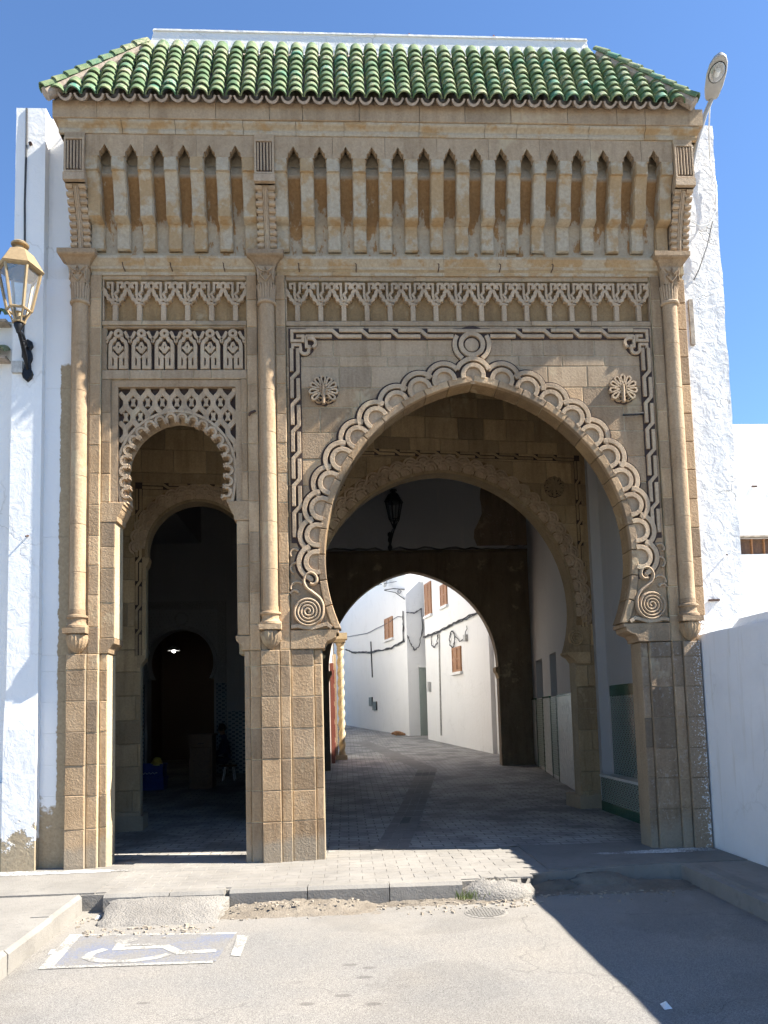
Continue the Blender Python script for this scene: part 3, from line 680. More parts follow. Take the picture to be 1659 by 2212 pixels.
# --- spirals at the springing
for side in (0, 1):
    M_ = (lambda p: mirror(p, CX)) if side else (lambda p: p)
    mb = MB(); sp = []
    for i in range(110): a = (i/109-1)*4.25*2*math.pi; rr = .012+.150*i/109; sp.append((-.385+rr*math.cos(a), 2.742+rr*math.sin(a)))
    sp += smooth([(-.223, 2.76), (-.228, 2.82), (-.262, 2.885), (-.33, 2.945), (-.395, 3.0), (-.425, 3.07), (-.40, 3.14), (-.345, 3.165), (-.295, 3.13), (-.288, 3.075), (-.32, 3.04), (-.36, 3.045)])
    end = sp[-1]
    mb.ribbon(M_(sp), .038, -.058, -.0, 'round')
    mb.lathe([(.0, -.001), (.026, 0), (.030, .01), (.022, .026), (0, .033)], (0, 0, 0), 12)
    nb = len(mb.v); k0 = nb-12*5
    for q in range(k0, nb):
        x, y, z = mb.v[q]; mb.v[q] = ((2*CX+.349 if side else -.349)+x, -.012-z, 3.09+y)
    mb.ribbon(M_([(-.57, 2.575), (-.50, 2.585), (-.43, 2.565), (-.34, 2.56), (-.26, 2.58), (-.19, 2.60), (-.135, 2.56)]), .04, -.045, .0, 'cham')
    for (cx_, cz_, rr, b0, b1) in ((-.50, 3.00, .07, 40, 190), (-.53, 2.93, .045, 20, 170), (-.51, 3.22, .06, 60, 250), (-.52, 3.38, .05, 40, 220)): mb.ribbon(M_(arc(cx_, cz_, rr, b0, b1, 10)), .03, -.03, .0, 'round')
    mb.build('spiral_scroll', 'stone_relief', ring, smooth=40)
    mb = MB(); mb.block(M_([(-.572, 2.60), (-.20, 2.60), (-.235, 2.85), (-.28, 3.2), (-.28, 3.45), (-.572, 3.45)]), -.006, .03, .004); mb.build('scroll_panel', 'stone', ring)

# --- interlaced frame round the big arch
frame = MB()
frame.box(-.556, 3.570, -.006, .02, 5.808, 5.944); frame.box(-.556, -.420, -.0065, .02, 3.50, 5.82); frame.box(3.434, 3.570, -.0065, .02, 3.50, 5.82)
frame_o = frame.build('interlace_frame', 'groove', gate)
def braid(a, b, pitch, phase=0., wd=.040, h=.034, y=-.034, parent=None, name='interlace_ribbon', mt='stone_relief', lift=0.):
    a, b = Vector(a), Vector(b); d = (b-a); L = d.length; d /= L; nr = Vector((-d.y, d.x)); n = max(1, round(L/pitch)); p = L/n; t_ = .075
    for i in range(-1, n):                     # each piece: upper bar, diagonal, lower bar of the next link
        pts = []
        if i >= 0: pts += [(i*p+(t_*.55 if i else 0), h), ((i+1)*p-t_/2, h)]
        if i < n-1: pts += [((i+1)*p+t_/2, -h), ((i+2)*p-(t_*.55 if i < n-2 else 0), -h)]
        if i == n-1: pts[-1] = (n*p, h)
        if i == -1: pts[0] = (0, -h)
        pts = [(a+d*q+nr*o_) for q, o_ in pts]; mb = MB(); mb.ribbon([(q.x, q.y) for q in pts], wd, y-lift-(.0015 if i % 2 else 0), .0); mb.build(name, mt, parent)
braid((-.36, 5.876), (1.30, 5.876), .332, parent=frame_o); braid((1.72, 5.876), (3.37, 5.876), .332, parent=frame_o)
braid((-.488, 5.70), (-.488, 3.56), .325, parent=frame_o); braid((3.502, 5.70), (3.502, 3.56), .325, parent=frame_o)
for side in (0, 1):
    M_ = (lambda p: mirror(p, CX)) if side else (lambda p: p); mb = MB()
    mb.disc(*(M_([(-.385, 5.735)])[0]), .118, -.0042, .02, 24)
    mb.build('corner_knot_recess', 'groove', frame_o)
    mb = MB(); y_ = -.034
    mb.ribbon(M_([(-.36, 5.905), (-.515, 5.905), (-.515, 5.79), (-.395, 5.79), (-.395, 5.845), (-.465, 5.845)]), .034, y_, .0)
    mb.ribbon(M_([(-.36, 5.848), (-.355, 5.72), (-.30, 5.715)]+arc(-.305, 5.765, .052, -90, 90, 8)+[(-.355, 5.818)]), .034, y_-.003, .0)
    mb.ribbon(M_([(-.508, 5.70), (-.508, 5.745), (-.425, 5.745), (-.42, 5.70)]+arc(-.375, 5.69, .05, 180, 330, 8)+[(-.325, 5.74)]), .034, y_+.003, .0)
    mb.build('corner_knot', 'stone_relief', frame_o)
md = MB().disc(1.507, 5.745, .228, -.0075, .02, 30).build('medallion_recess', 'groove', frame_o)
mb = MB(); mb.ribbon(arc(1.507, 5.745, .125, 0, 360, 30)[:-1], .052, -.040, .0, closed=True)
mb.ribbon(arc(1.507, 5.745, .196, 148, 235, 12), .05, -.034, .0); mb.ribbon(arc(1.507, 5.745, .196, -55, 32, 12), .05, -.035, .0)
mb.build('medallion_ring', 'stone_relief', frame_o, smooth=35)
mb = MB().lathe([(0, .022), (.05, .02), (.078, .014), (.084, 0)], (0, 0, 0), 24); mb.v = [(1.507+x, -.006-z, 5.745+y) for x, y, z in mb.v]; mb.build('medallion_boss', 'stone_relief', frame_o, smooth=40)
MB().box(1.27, 1.745, -.0052, .02, 5.88, 5.93).build('frame_recess', 'groove', frame_o)
mb = MB(); mb.ribbon([(1.30, 5.9045), (1.745, 5.9045)], .04, -.0345, .0); mb.build('interlace_ribbon', 'stone_relief', frame_o)
# --- rosettes
def rosette(cx, cz, parent, s=1., y=0., mt='stone_relief'):
    mb = MB(); out = []
    for i in range(72):
        a = 2*math.pi*i/72; lob = .165+.011*abs(math.sin(a*11/2+.3)); out.append((cx+lob*s*math.cos(a), cz+lob*1.05*s*math.sin(a)))
    MB().prism(inset(out, .012), y-.008, y+.01).build('rosette_recess', 'groove', parent)
    mb.disc(cx, cz, .062*s, y-.034, y, 16)
    for i in range(9):
        a = R_(-38+i*32)
        ca, sa = math.cos(a), math.sin(a); pet = []
        for u, v_ in ((.05, 0), (.085, .0135), (.12, .0225), (.145, .021), (.157, 0), (.145, -.021), (.12, -.0225), (.085, -.0135)): pet.append((cx+(u*ca-v_*sa)*s, cz+(u*sa+v_*ca)*1.05*s))
        mb.ribbon(pet, .021*s, y-.047-.0008*(i % 2), y, 'cham', closed=True)
    mb.ribbon([(cx, cz-.155*s), (cx, cz-.05*s), (cx, cz+.05*s)], .045*s, y-.055, y, 'round')
    for sg in (1, -1):
        mb.ribbon([(cx+sg*(.005+.052*(1-.75*k/22)*math.sin(k*.45)+.04)*s, cz+(-.105+.045*(1-.75*k/22)*math.cos(k*.45))*s) for k in range(22)], .014*s, y-.045, y, 'round')
        mb.ribbon([(cx, cz-.04*s), (cx+sg*.035*s, cz+.0*s), (cx+sg*.03*s, cz+.04*s), (cx, cz+.065*s)], .018*s, y-.05, y, 'round')
    o = mb.build('rosette', mt, parent); return o
rosette(-.175, 5.215, gate); rosette(3.215, 5.215, gate)

# --- arcaded frieze
def frieze_unit_mesh():
    mb = MB(); p = .2655; h = p/2
    mb.ribbon([(0, .0), (0, .19)], .056, -.002, .05)
    mb.ribbon([(-.046, .20), (.046, .20)], .034, -.006, .05)
    for s in (1, -1):
        mb.ribbon([(s*.026, .205), (s*.040, .235), (s*.072, .250), (s*.078, .285), (s*.100, .300), (s*.106, .335), (s*h, .372)], .042, -.004-.002*(s > 0), .05)
        mb.ribbon([(s*.006, .225), (s*.022, .265), (s*-.002 if s > 0 else -.03, .305), (s*.030, .34), (s*.030, .435), (s*.078, .435), (s*.078, .385), (s*.055, .385)], .029, -.008-.003*(s > 0), .05)
    lp = arc(h, .405, .032, -60, 250, 14); mb.ribbon(lp, .034, -.010, .05)
    me = mb.data('frieze_arcade'); me.materials.append(MAT['stone_relief']); return me
fu = frieze_unit_mesh()
def frieze(x0, x1, z0, n, y=0.):
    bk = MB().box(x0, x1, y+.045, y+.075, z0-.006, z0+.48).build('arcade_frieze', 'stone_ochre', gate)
    p = (x1-x0)/n
    for i in range(n): link('frieze_arcade', fu, None, bk, loc=(x0+p*(i+.5), y, z0), scale=(p/.2655, 1, 1))
    for xx in (x0-.002, x1-.010): MB().box(xx, xx+.012, y-.003, y+.06, z0, z0+.468).build('frieze_margin', 'stone_relief', bk)
frieze(-2.60, -1.01, 6.04, 6); frieze(-.58, 3.595, 6.036, 16)
# --- floral frieze over the small arch
mb = MB(); z = 0.
for s in (1, -1):
    mb.ribbon([(s*.030, .155), (s*.030, .02), (s*.088, .02), (s*.088, .27), (s*.075, .315), (s*.045, .335), (s*.035, .365)], .042, -.002-.002*(s > 0), .045)
    mb.ribbon([(s*.004, .13), (s*.055, .185), (s*.062, .155), (s*.045, .125)], .028, -.001, .045)
    mb.ribbon([(0, .185), (s*.035, .235), (s*.055, .25)], .03, -.0035-.001*(s > 0), .045); mb.ribbon([(0, .19), (s*.022, .255), (0, .305)], .027, -.005-.001*(s > 0), .045)
    mb.ribbon([(s*.1275, .335), (s*.118, .355), (s*.095, .375), (s*.082, .41), (s*.068, .43)], .036, -.003, .045)
    mb.ribbon([(s*.1275, .30), (s*.112, .325)], .02, -.004, .045)
mb.ribbon(arc(0, .408, .034, 0, 360, 16)[:-1], .038, -.007, .045, closed=True)
fl = mb.data('floral_arch'); fl.materials.append(MAT['stone_relief'])
bk = MB().box(-2.556, -1.047, .045, .07, 5.47, 5.96).build('floral_frieze', 'groove', gate); p = 1.509/6
for i in range(6): link('floral_arch', fl, None, bk, loc=(-2.556+p*(i+.5), 0, 5.482), scale=(p/.255, 1, 1))
MB().block([(-2.60, 5.953), (-1.02, 5.953), (-1.02, 5.985), (-2.60, 5.985)], -.0, .10, .012).build('frieze_margin', 'stone', bk)

# --- small arch: recess, lattice panel, lobed ring
rec = MB()
rec.prism([(-2.507, 5.362), (-1.087, 5.362), (-1.152, 5.285), (-2.437, 5.285)], .02, .1)
rec.prism([(-2.507, 3.98), (-2.507, 5.362), (-2.437, 5.285), (-2.437, 3.98)], .021, .1); rec.prism([(-1.087, 3.98), (-1.152, 3.98), (-1.152, 5.285), (-1.087, 5.362)], .021, .1)
rec_o = rec.build('arch_recess_frame', 'stone', gate)
pan = MB().prism([(-2.437, 3.98)]+smallarch(LR-.015, 4.0)+[(-1.152, 3.98), (-1.152, 5.286), (-2.437, 5.286)], .088, .094).build('lattice_panel', 'groove', gate)
def inside(x, z): return -2.432 < x < -1.156 and 4.2 < z < 5.284 and not (z < LZ or math.hypot(abs(x-LX)+LE, z-LZ) < LR-.01)
px_, pz_ = .1596, .165
for j in range(8):
    for i in range(-5, 6):
        cx_, cz_ = LX+(i+.5*(j % 2)+.5)*px_, 5.10-j*pz_+.165
        for s in (1, -1):
            P_ = [(cx_+s*u*px_/2, cz_+v_*pz_) for u, v_ in ((1, 0), (1, .28), (.72, .48), (.36, .66), (.08, .84), (0, 1.02))]
            Q = []
            for a, b in zip(P_[:-1], P_[1:]):
                for k in range(3): Q.append((a[0]+(b[0]-a[0])*k/3, a[1]+(b[1]-a[1])*k/3))
            Q.append(P_[-1]); run = []
            for q in Q+[None]:
                if q and inside(*q): run.append(q)
                else:
                    if len(run) > 1: mb = MB(); mb.ribbon(run, .058, .050-.002*(s > 0)-.0007*((i+j) % 3), .09); mb.build('lattice_ribbon', 'stone_relief', pan)
                    run = []
        bt = [(cx_-.027, cz_-.05), (cx_-.014, cz_), (cx_-.027, cz_+.055), (cx_, cz_+.045), (cx_+.027, cz_+.055), (cx_+.014, cz_), (cx_+.027, cz_-.05), (cx_, cz_-.04)]
        bt = [(cx_+(x-cx_)*1.2, z+.02) for x, z in bt]
        if all(inside(*q) for q in bt): MB().prism(bt, .058, .09).build('lattice_motif', 'stone_relief', pan)
sr = MB(); hs = smallarch(LR-.010, 3.985); sr.ribbon(hs, .034, .036, .30); lobed = sr.build('lobed_ring', 'stone_relief', gate, smooth=30)
mb = MB(); mb.ribbon(arc(0, 0, .049, -34, 214, 14), .028, .026, .16, 'cham')
mb.ribbon(arc(0, 0, .069, 25, 155, 8), .010, .034, .06, 'round')
for dx, dz, r_ in ((.0575, -.034, .015), (.044, -.045, .010), (.071, -.045, .010)): mb.disc(dx, dz, r_, .030, .13, 8)
mb.ribbon([(.0575, .055), (.0575, .02), (.0575, -.03)], .014, .026, .14, 'round')
lobe = mb.data('arch_lobe', 40); lobe.materials.append(MAT['stone_relief'])
rl = LR-.088; path = smallarch(rl, 4.03, 40); half = path[len(path)//2:]; acc = [0]
for p, q in zip(half[:-1], half[1:]): acc.append(acc[-1]+math.hypot(q[0]-p[0], q[1]-p[1]))
n = 10
for i in range(n):
    t_ = acc[-1]*(i+.5)/n; j = max(k for k in range(len(acc)) if acc[k] <= t_); j = min(j, len(half)-2); u_ = (t_-acc[j])/(acc[j+1]-acc[j]); p, q = half[j], half[j+1]
    x, z = p[0]+(q[0]-p[0])*u_, p[1]+(q[1]-p[1])*u_; a = math.atan2(q[1]-p[1], q[0]-p[0])+math.pi/2
    link('arch_lobe', lobe, None, lobed, loc=(x, -.0004*i, z), rot=(0, -(a-math.pi/2), 0)); link('arch_lobe', lobe, None, lobed, loc=(2*LX-x, -.0004*i-.0002, z), rot=(0, -(math.pi-a-math.pi/2), 0))
mb = MB(); mb.ribbon(smallarch(LR-.048, 3.985), .06, .052, .29); mb.build('lobe_backing', 'stone_relief', lobed)
U = [(-2.612, 3.762), (-2.455, 3.762), (-2.43, 3.77), (-2.425, 3.82), (-2.40, 3.86), (-2.385, 3.90), (-2.375, 3.91), (-2.37, 3.95), (-2.355, 3.955), (-2.355, 3.98), (-2.612, 3.98)]
impost(lobed, U, LX-.0, y0=-.004)
V_ = [(-2.612, 2.335), (-2.53, 2.335), (-2.515, 2.34), (-2.51, 2.38), (-2.48, 2.42), (-2.455, 2.44), (-2.45, 2.495), (-2.612, 2.495)]
impost(lobed, V_, LX-.008, y0=-.004)

# --- columns
def column(cx, lab):
    cy = -.03
    mb = MB(); zs = [2.745, 3.2, 3.72, 4.25, 4.72, 5.2, 5.72, 6.205]
    root = MB().lathe([(.001, 2.745), (.078, 2.745), (.078, 6.20), (.001, 6.20)], (cx, cy, 0), 20).build('column', 'mortar', gate)
    for a, b in zip(zs[:-1], zs[1:]): MB().lathe([(.0795, a+.0015), (.082, a+.005), (.082, b-.005), (.0795, b-.0015)], (cx, cy, 0), 48).build('shaft_drum', 'stone_shaft', root, smooth=11)
    # hanging base
    b = MB().lathe([(.086, 2.80), (.088, 2.745), (.110, 2.735), (.112, 2.715), (.094, 2.70), (.090, 2.672), (.098, 2.645), (.116, 2.63), (.118, 2.606), (.10, 2.60)], (cx, cy, 0), 24)
    b.box(cx-.118, cx+.118, cy-.115, cy+.06, 2.545, 2.602); b.build('shaft_base', 'stone', root, smooth=35)
    fl_ = lambda a, j: -.07*abs(math.sin(a*9)) if 1 <= j <= 5 else 0
    MB().lathe([(.085, 2.545), (.112, 2.525), (.116, 2.495), (.108, 2.45), (.088, 2.405), (.06, 2.37), (.035, 2.35), (.03, 2.338), (.0, 2.332)], (cx, cy, 0), 54, flute=fl_).build('fluted_bowl', 'stone', root, smooth=25)
    # capital
    cap = MB(); cap.lathe([(.086, 6.19), (.104, 6.197), (.11, 6.212), (.104, 6.228), (.09, 6.235)], (cx, cy, 0), 24)
    cap.lathe([(.076, 6.23), (.082, 6.30), (.090, 6.42)], (cx, cy, 0), 20)
    for k in range(11):
        a = R_(180+k*18); x, y = math.cos(a), math.sin(a); cap.tube([(cx+.083*x, cy+.083*y, 6.235), (cx+.088*x, cy+.088*y, 6.36), (cx+.104*x, cy+.104*y, 6.415)], [.012, .013, .010], 6)
    cap.add([(cx+sx*q, cy+sy*q2, z) for z, q in ((6.42, .082), (6.60, .104)) for q2 in (q,) for sx, sy in ((-1, -1), (1, -1), (1, 1), (-1, 1))], [(0,1,5,4),(1,2,6,5),(2,3,7,6),(3,0,4,7),(4,5,6,7)])
    co = cap.build('capital', 'stone_relief', root, smooth=30)
    rb = MB(); yf = cy-.094
    for s in (1, -1):
        rb.ribbon([(cx, 6.43), (cx+s*.03, 6.465), (cx+s*.055, 6.50), (cx+s*.04, 6.53), (cx+s*.018, 6.51)], .014, yf-.026, yf+.004, 'round'); rb.ribbon([(cx+s*.01, 6.53), (cx+s*.05, 6.555), (cx+s*.085, 6.59)], .016, yf-.028, yf+.004, 'round')
        rb.ribbon([(cx+s*.085, 6.44), (cx+s*.078, 6.50), (cx+s*.088, 6.56)], .014, yf-.024, yf+.006, 'round')
    rb.ribbon([(cx, 6.54), (cx-.014, 6.565), (cx, 6.592), (cx+.014, 6.565)], .010, yf-.028, yf+.004, 'round', closed=True)
    rb.build('capital_leaf', 'stone_relief', root)
    # flared impost block above
    im = MB(); prof = [(.115, 6.60), (.118, 6.63), (.135, 6.655), (.165, 6.685), (.195, 6.70), (.205, 6.715), (.205, 6.765)]
    for (q, z) in prof: im.v += [(cx+sx*q, (-q*.95-.0) if sy < 0 else .0, z) for sx, sy in ((-1, -1), (1, -1), (1, 1), (-1, 1))]
    for i in range(len(prof)-1):
        for k in range(4): im.f.append((4*i+k, 4*i+(k+1) % 4, 4*i+4+(k+1) % 4, 4*i+4+k))
    im.f += [(0, 1, 2, 3), tuple(range(len(im.v)-4, len(im.v)))]; im.build('impost_block', 'stone', root)
for cx_, lb in ((-2.835, 'l'), (-.79, 'm'), (3.81, 'r')): column(cx_, lb)

# --- string course, coving, corbels, brackets, cornice
sp = [(.0, 6.56), (-.02, 6.56), (-.025, 6.60), (-.055, 6.612), (-.06, 6.64), (-.10, 6.685), (-.115, 6.70), (-.115, 6.73), (0, 6.745)]
string_o = MB().prism_x([(.02, 6.57), (-.05, 6.61), (-.09, 6.72), (.02, 6.73)], -2.73, 3.72).build('string_course', 'mortar', gate)
for a, b in ((-2.72, -.91), (-.67, 3.70)):
    n = round((b-a)/.62)
    for i in range(n): MB().prism_x(sp, a+(b-a)*i/n+.002, a+(b-a)*(i+1)/n-.002).build('moulding_stone', 'corbel_stone', string_o)
cornice = MB().box(-2.96, 4.09, -.33, .1, 7.966, 8.27).build('cornice', 'mortar', gate)
cov = [(-.05, 6.74), (-.055, 6.90), (-.063, 7.02), (-.09, 7.16), (-.125, 7.32), (-.175, 7.46), (-.228, 7.56), (-.232, 7.60), (-.20, 7.70), (-.175, 7.74), (-.175, 7.90), (.0, 7.90), (.0, 6.74)]
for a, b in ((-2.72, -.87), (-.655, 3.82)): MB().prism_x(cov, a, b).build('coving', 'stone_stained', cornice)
def cprof():
    return [(.0, 6.80), (-.085, 6.80), (-.105, 6.815), (-.108, 6.86), (-.110, 6.98), (-.114, 7.06), (-.120, 7.085), (-.205, 7.095), (-.232, 7.115), (-.238, 7.17), (-.245, 7.30), (-.278, 7.44), (-.315, 7.54), (-.325, 7.56), (-.352, 7.565), (-.352, 7.715), (0, 7.715)]
def corbel_mesh(w_):
    P_ = cprof(); n = len(P_); c_ = .010; mb = MB()
    mb.prism_x([(y, z) for y, z in P_], -w_/2+c_, w_/2-c_)
    Q = [(min(y+.016, 0), z) for y, z in P_]; mb.prism_x(Q, -w_/2, w_/2)
    me = mb.data('corbel', 30); me.materials.append(MAT['corbel_stone']); return me
cm = corbel_mesh(.148)
cl = [-2.625+.281*k for k in range(7)]; cr = [3.734-.2885*k for k in range(16)][::-1]
for x in cl+cr: link('corbel', cm, None, cornice, loc=(x, 0, 0))
def lotus(x):
    o = [(.060, 0), (.060, .045), (.052, .062), (.038, .062), (.035, .085), (.022, .092), (.018, .112), (.006, .125), (0, .142)]
    return [(x-u, 7.715+v_) for u, v_ in o]+[(x+u, 7.715+v_) for u, v_ in o[::-1][1:]]
for cs, e0, e1 in ((cl, -2.687, -.8705), (cr, -.6535, 3.807)):
    gaps = [(a+b)/2 for a, b in zip(cs[:-1], cs[1:])]; groups = [gaps[i:i+2] for i in range(0, len(gaps), 2)]
    bnd = [e0]+[(groups[i][-1]+groups[i+1][0])/2 for i in range(len(groups)-1)]+[e1]
    for gi, gp in enumerate(groups):
        P_ = [(bnd[gi]+.0015, 7.715)]
        for x in gp: P_ += lotus(x)
        P_ += [(bnd[gi+1]-.0015, 7.715), (bnd[gi+1]-.0015, 7.965), (bnd[gi]+.0015, 7.965)]
        MB().prism(P_, -.352-seedr.uniform(0, .003), -.27).build('frieze_block', 'stone_grey', cornice)
def bracket(cx, w_=.215):
    o = MB().prism(arc(cx, 7.7, .001, 0, 1, 1)+[(cx+w_/2, 7.40), (cx+w_/2, 7.965), (cx-w_/2, 7.965), (cx-w_/2, 7.40)], -.375, .0).build('bracket', 'stone_grey', cornice)
    pr = [(0, 6.765), (-.13, 6.765), (-.145, 6.85), (-.155, 6.95), (-.19, 7.07), (-.235, 7.2), (-.29, 7.32), (-.33, 7.41), (0, 7.41)]
    MB().prism_x(pr, cx-w_/2+.018, cx+w_/2-.018).build('bracket_body', 'stone_relief', o)
    def yt(z):
        for (y0, z0), (y1, z1) in zip(pr[1:-1], pr[2:-1]):
            if z0 <= z <= z1: return y0+(y1-y0)*(z-z0)/(z1-z0)
        return -.33
    for k in range(9):
        z = 6.80+k*.07
        for s in (1, -1):
            mb = MB(); y = yt(z+.02); c0 = cx+s*.070; mb.prism_x([(y+.03, z+.004), (y-.012, z+.0), (y-.028, z+.012), (y-.030, z+.034), (y-.018, z+.046), (y+.03, z+.05)], c0-.036, c0+.036); mb.build('bracket_roll', 'stone_relief', o)
    mb = MB()
    for s in (-1, 0, 1): mb.tube([(cx+s*.018, yt(z)-.012-(.008 if s == 0 else 0), z) for z in [6.78+.05*i for i in range(13)]], .010, 6)
    mb.build('bracket_spine', 'stone_relief', o)
    # fluted panel
    fr = MB(); y0 = -.40; a, b, z0, z1 = cx-.085, cx+.085, 7.515, 7.87
    MB().box(a-.001, b+.001, -.378, -.37, z0, z1).build('flute_recess', 'groove', o)
    fr.ribbon([(a-.011, z0-.011), (b+.011, z0-.011), (b+.011, z1+.011), (a-.011, z1+.011)], .022, y0, -.37, closed=True)
    for k in range(5): fr.ribbon([(a+.017+.034*k, z0+.02), (a+.017+.034*k, z1-.012)], .024, y0+.001, -.37, 'round')
    fr.build('fluted_panel', 'stone_relief', o)
    MB().box(cx-w_/2-.006, cx+w_/2+.006, -.405, -.36, 7.405, 7.487).build('bracket_cap', 'stone_relief', o)
for x in (-2.795, -.762, 3.915): bracket(x)
mo = [(.0, 7.966), (-.365, 7.966), (-.372, 7.99), (-.368, 8.02), (-.385, 8.035), (-.415, 8.05), (-.425, 8.062), (-.425, 8.082), (0, 8.082)]
fa = [(0, 8.084), (-.436, 8.084), (-.442, 8.09), (-.45, 8.27), (-.445, 8.277), (0, 8.277)]
for pr, n, off in ((mo, 11, 0), (fa, 13, .05)):
    x0, x1 = (-2.97, 4.09) if pr is mo else (-3.01, 4.137); cuts = [x0]+[x0+(x1-x0)*(i+seedr.uniform(-.25, .25))/n for i in range(1, n)]+[x1]
    for a, b in zip(cuts[:-1], cuts[1:]):
        j = seedr.uniform(-.003, .003); MB().prism_x([(y+(j if y < -.1 else 0), z) for y, z in pr], a+.0025, b-.0025).build('cornice_stone', 'corbel_stone' if pr is mo else 'stone_grey', cornice)

# --- roof
E0, E1 = Vector((-.465, 8.30)), Vector((-.08, 9.19)); sl = (E1-E0); SL = sl.length; sl /= SL; nrm = Vector((-sl.y, sl.x)); th = math.atan2(sl.y, sl.x)
xl0, xl1, xr0, xr1 = -3.0, -2.07, 4.03, 3.05
roof = MB()
def rp(x, s, h=0): q = E0+sl*s+nrm*h; return (x, q.x, q.y)
roof.add([rp(xl0, 0), rp(xr0, 0), rp(xr1, SL), rp(xl1, SL)], [(0, 1, 2, 3)])
roof.add([rp(xl0, 0), rp(xl1, SL), (xl1, .6, E1.y), (xl0, 1.4, E0.y)], [(0, 1, 2, 3)]); roof.add([rp(xr0, 0), rp(xr1, SL), (xr1, .6, E1.y), (xr0, 1.4, E0.y)], [(0, 1, 2, 3)])
roof.box(-2.97, 4.05, -.40, 1.4, 8.279, 8.297); roof.box(-2.975, 4.055, -.435, -.25, 8.2785, 8.365)
roof_o = roof.build('roof', 'clay', gate)
def tile_mesh(r0, r1, L, tk=.014, n=9, a_=84, seed=0):
    r = random.Random(seed); mb = MB(); v = []
    for (s, rr) in ((0, r0), (L*.5, (r0+r1)/2), (L, r1)):
        for k in range(n+1):
            a = R_(90-a_+2*a_*k/n); j = r.uniform(-.004, .004) if s == 0 else 0
            v.append((rr*math.cos(a), s+j, rr*math.sin(a)*.98)); v.append(((rr-tk)*math.cos(a), s+j, (rr-tk)*math.sin(a)*.98))
    m_ = 2*(n+1); f = []
    for i in range(2):
        for k in range(n):
            a, b = i*m_+2*k, (i+1)*m_+2*k; f += [(a, a+2, b+2, b), (a+1, b+1, b+3, a+3)]
        f += [(i*m_, (i+1)*m_, (i+1)*m_+1, i*m_+1), (i*m_+2*n, i*m_+2*n+1, (i+1)*m_+2*n+1, (i+1)*m_+2*n)]
    for k in range(n): f += [(2*k, 2*k+1, 2*k+3, 2*k+2), (2*m_+2*k, 2*m_+2*k+2, 2*m_+2*k+3, 2*m_+2*k+1)]
    me = MB().add(v, f).data('roof_tile', 40); me.materials.append(MAT['green_glaze']); return me
tiles = [tile_mesh(.082, .068, .21, seed=s) for s in range(4)]
pitch = .1685; nrow = 41; exq = .112; x0 = -2.93; cand = []
for i in range(nrow):
    x = x0+pitch*i
    if x > 4.0: break
    lim = SL+.02
    if x < xl1: lim = SL*(x-xl0)/(xl1-xl0)+.04
    if x > xr1: lim = SL*(xr0-x)/(xr0-xr1)+.04
    k = 0
    while (k+.75)*exq < lim: cand.append((k, i, x)); k += 1
cand.sort(); more = MB(); tr = random.Random(5)
for q, (k, i, x) in enumerate(cand):
    c = rp(x+tr.uniform(-.006, .006), -.06+k*exq+tr.uniform(-.005, .005), .050+.003*tr.random()); rot = (th-.13+tr.uniform(-.012, .012), tr.uniform(-.03, .03), tr.uniform(-.012, .012))
    if q < 300: link('roof_tile', tiles[tr.randrange(4)], None, roof_o, loc=c, rot=rot)
    else:
        M4 = Matrix.Translation(c) @ Matrix.Rotation(rot[0], 4, 'X'); me = tiles[tr.randrange(4)]
        more.add([M4 @ v.co for v in me.vertices], [tuple(p.vertices) for p in me.polygons])
if more.v: more.build('roof_tile_field', 'green_glaze', roof_o, smooth=40, kind='stuff')
# pan tiles between, seen at the eaves
def pan_mesh():
    mb = MB(); v = []; n = 8
    for s in (-.03, .16):
        for k in range(n+1):
            a = R_(192+156*k/n); v += [(.058*math.cos(a), s, .058*math.sin(a)+.05), (.078*math.cos(a), s, .085*math.sin(a)+.05)]
    m_ = 2*(n+1); f = []
    for k in range(n): f += [(2*k, 2*k+2, m_+2*k+2, m_+2*k), (2*k+1, m_+2*k+1, m_+2*k+3, 2*k+3), (2*k, 2*k+1, 2*k+3, 2*k+2)]
    me = MB().add(v, f).data('pan_tile', 40); me.materials.append(MAT['clay']); return me
pm = pan_mesh()
for i in range(nrow-1):
    x = x0+pitch*(i+.5)
    if x < 4.02: link('pan_tile', pm, None, roof_o, loc=rp(x, -.055, .02), rot=(th-.55, 0, 0))
# hip tiles
for (xa, xb) in ((xl0-.06, xl1-.02), (xr0-.02, xr1+.02)):
    A_, B_ = Vector(rp(xa, -.05, .075)), Vector(rp(xb, SL, .075)); d = (B_-A_); n = 9; zax = Vector((-.5 if xa < 0 else .5, -.6, 1)); yax = d.normalized(); xax = yax.cross(zax).normalized(); zax = xax.cross(yax)
    M3 = Matrix((xax, yax, zax)).transposed().to_4x4()
    for k in range(n):
        o = link('hip_tile', tiles[k % 4], None, roof_o); o.matrix_local = Matrix.Translation(A_+d*(k/n)) @ M3 @ Matrix.Rotation(-.05, 4, 'X') @ Matrix.Diagonal((1.0, (d.length/n)*1.18/.21, 1.0, 1))
    mb = MB(); off = Vector((0, 0, -.05)); mb.tube([A_+off+d*.02, B_+off], .065, 10); mb.build('hip_mortar', 'clay', roof_o)
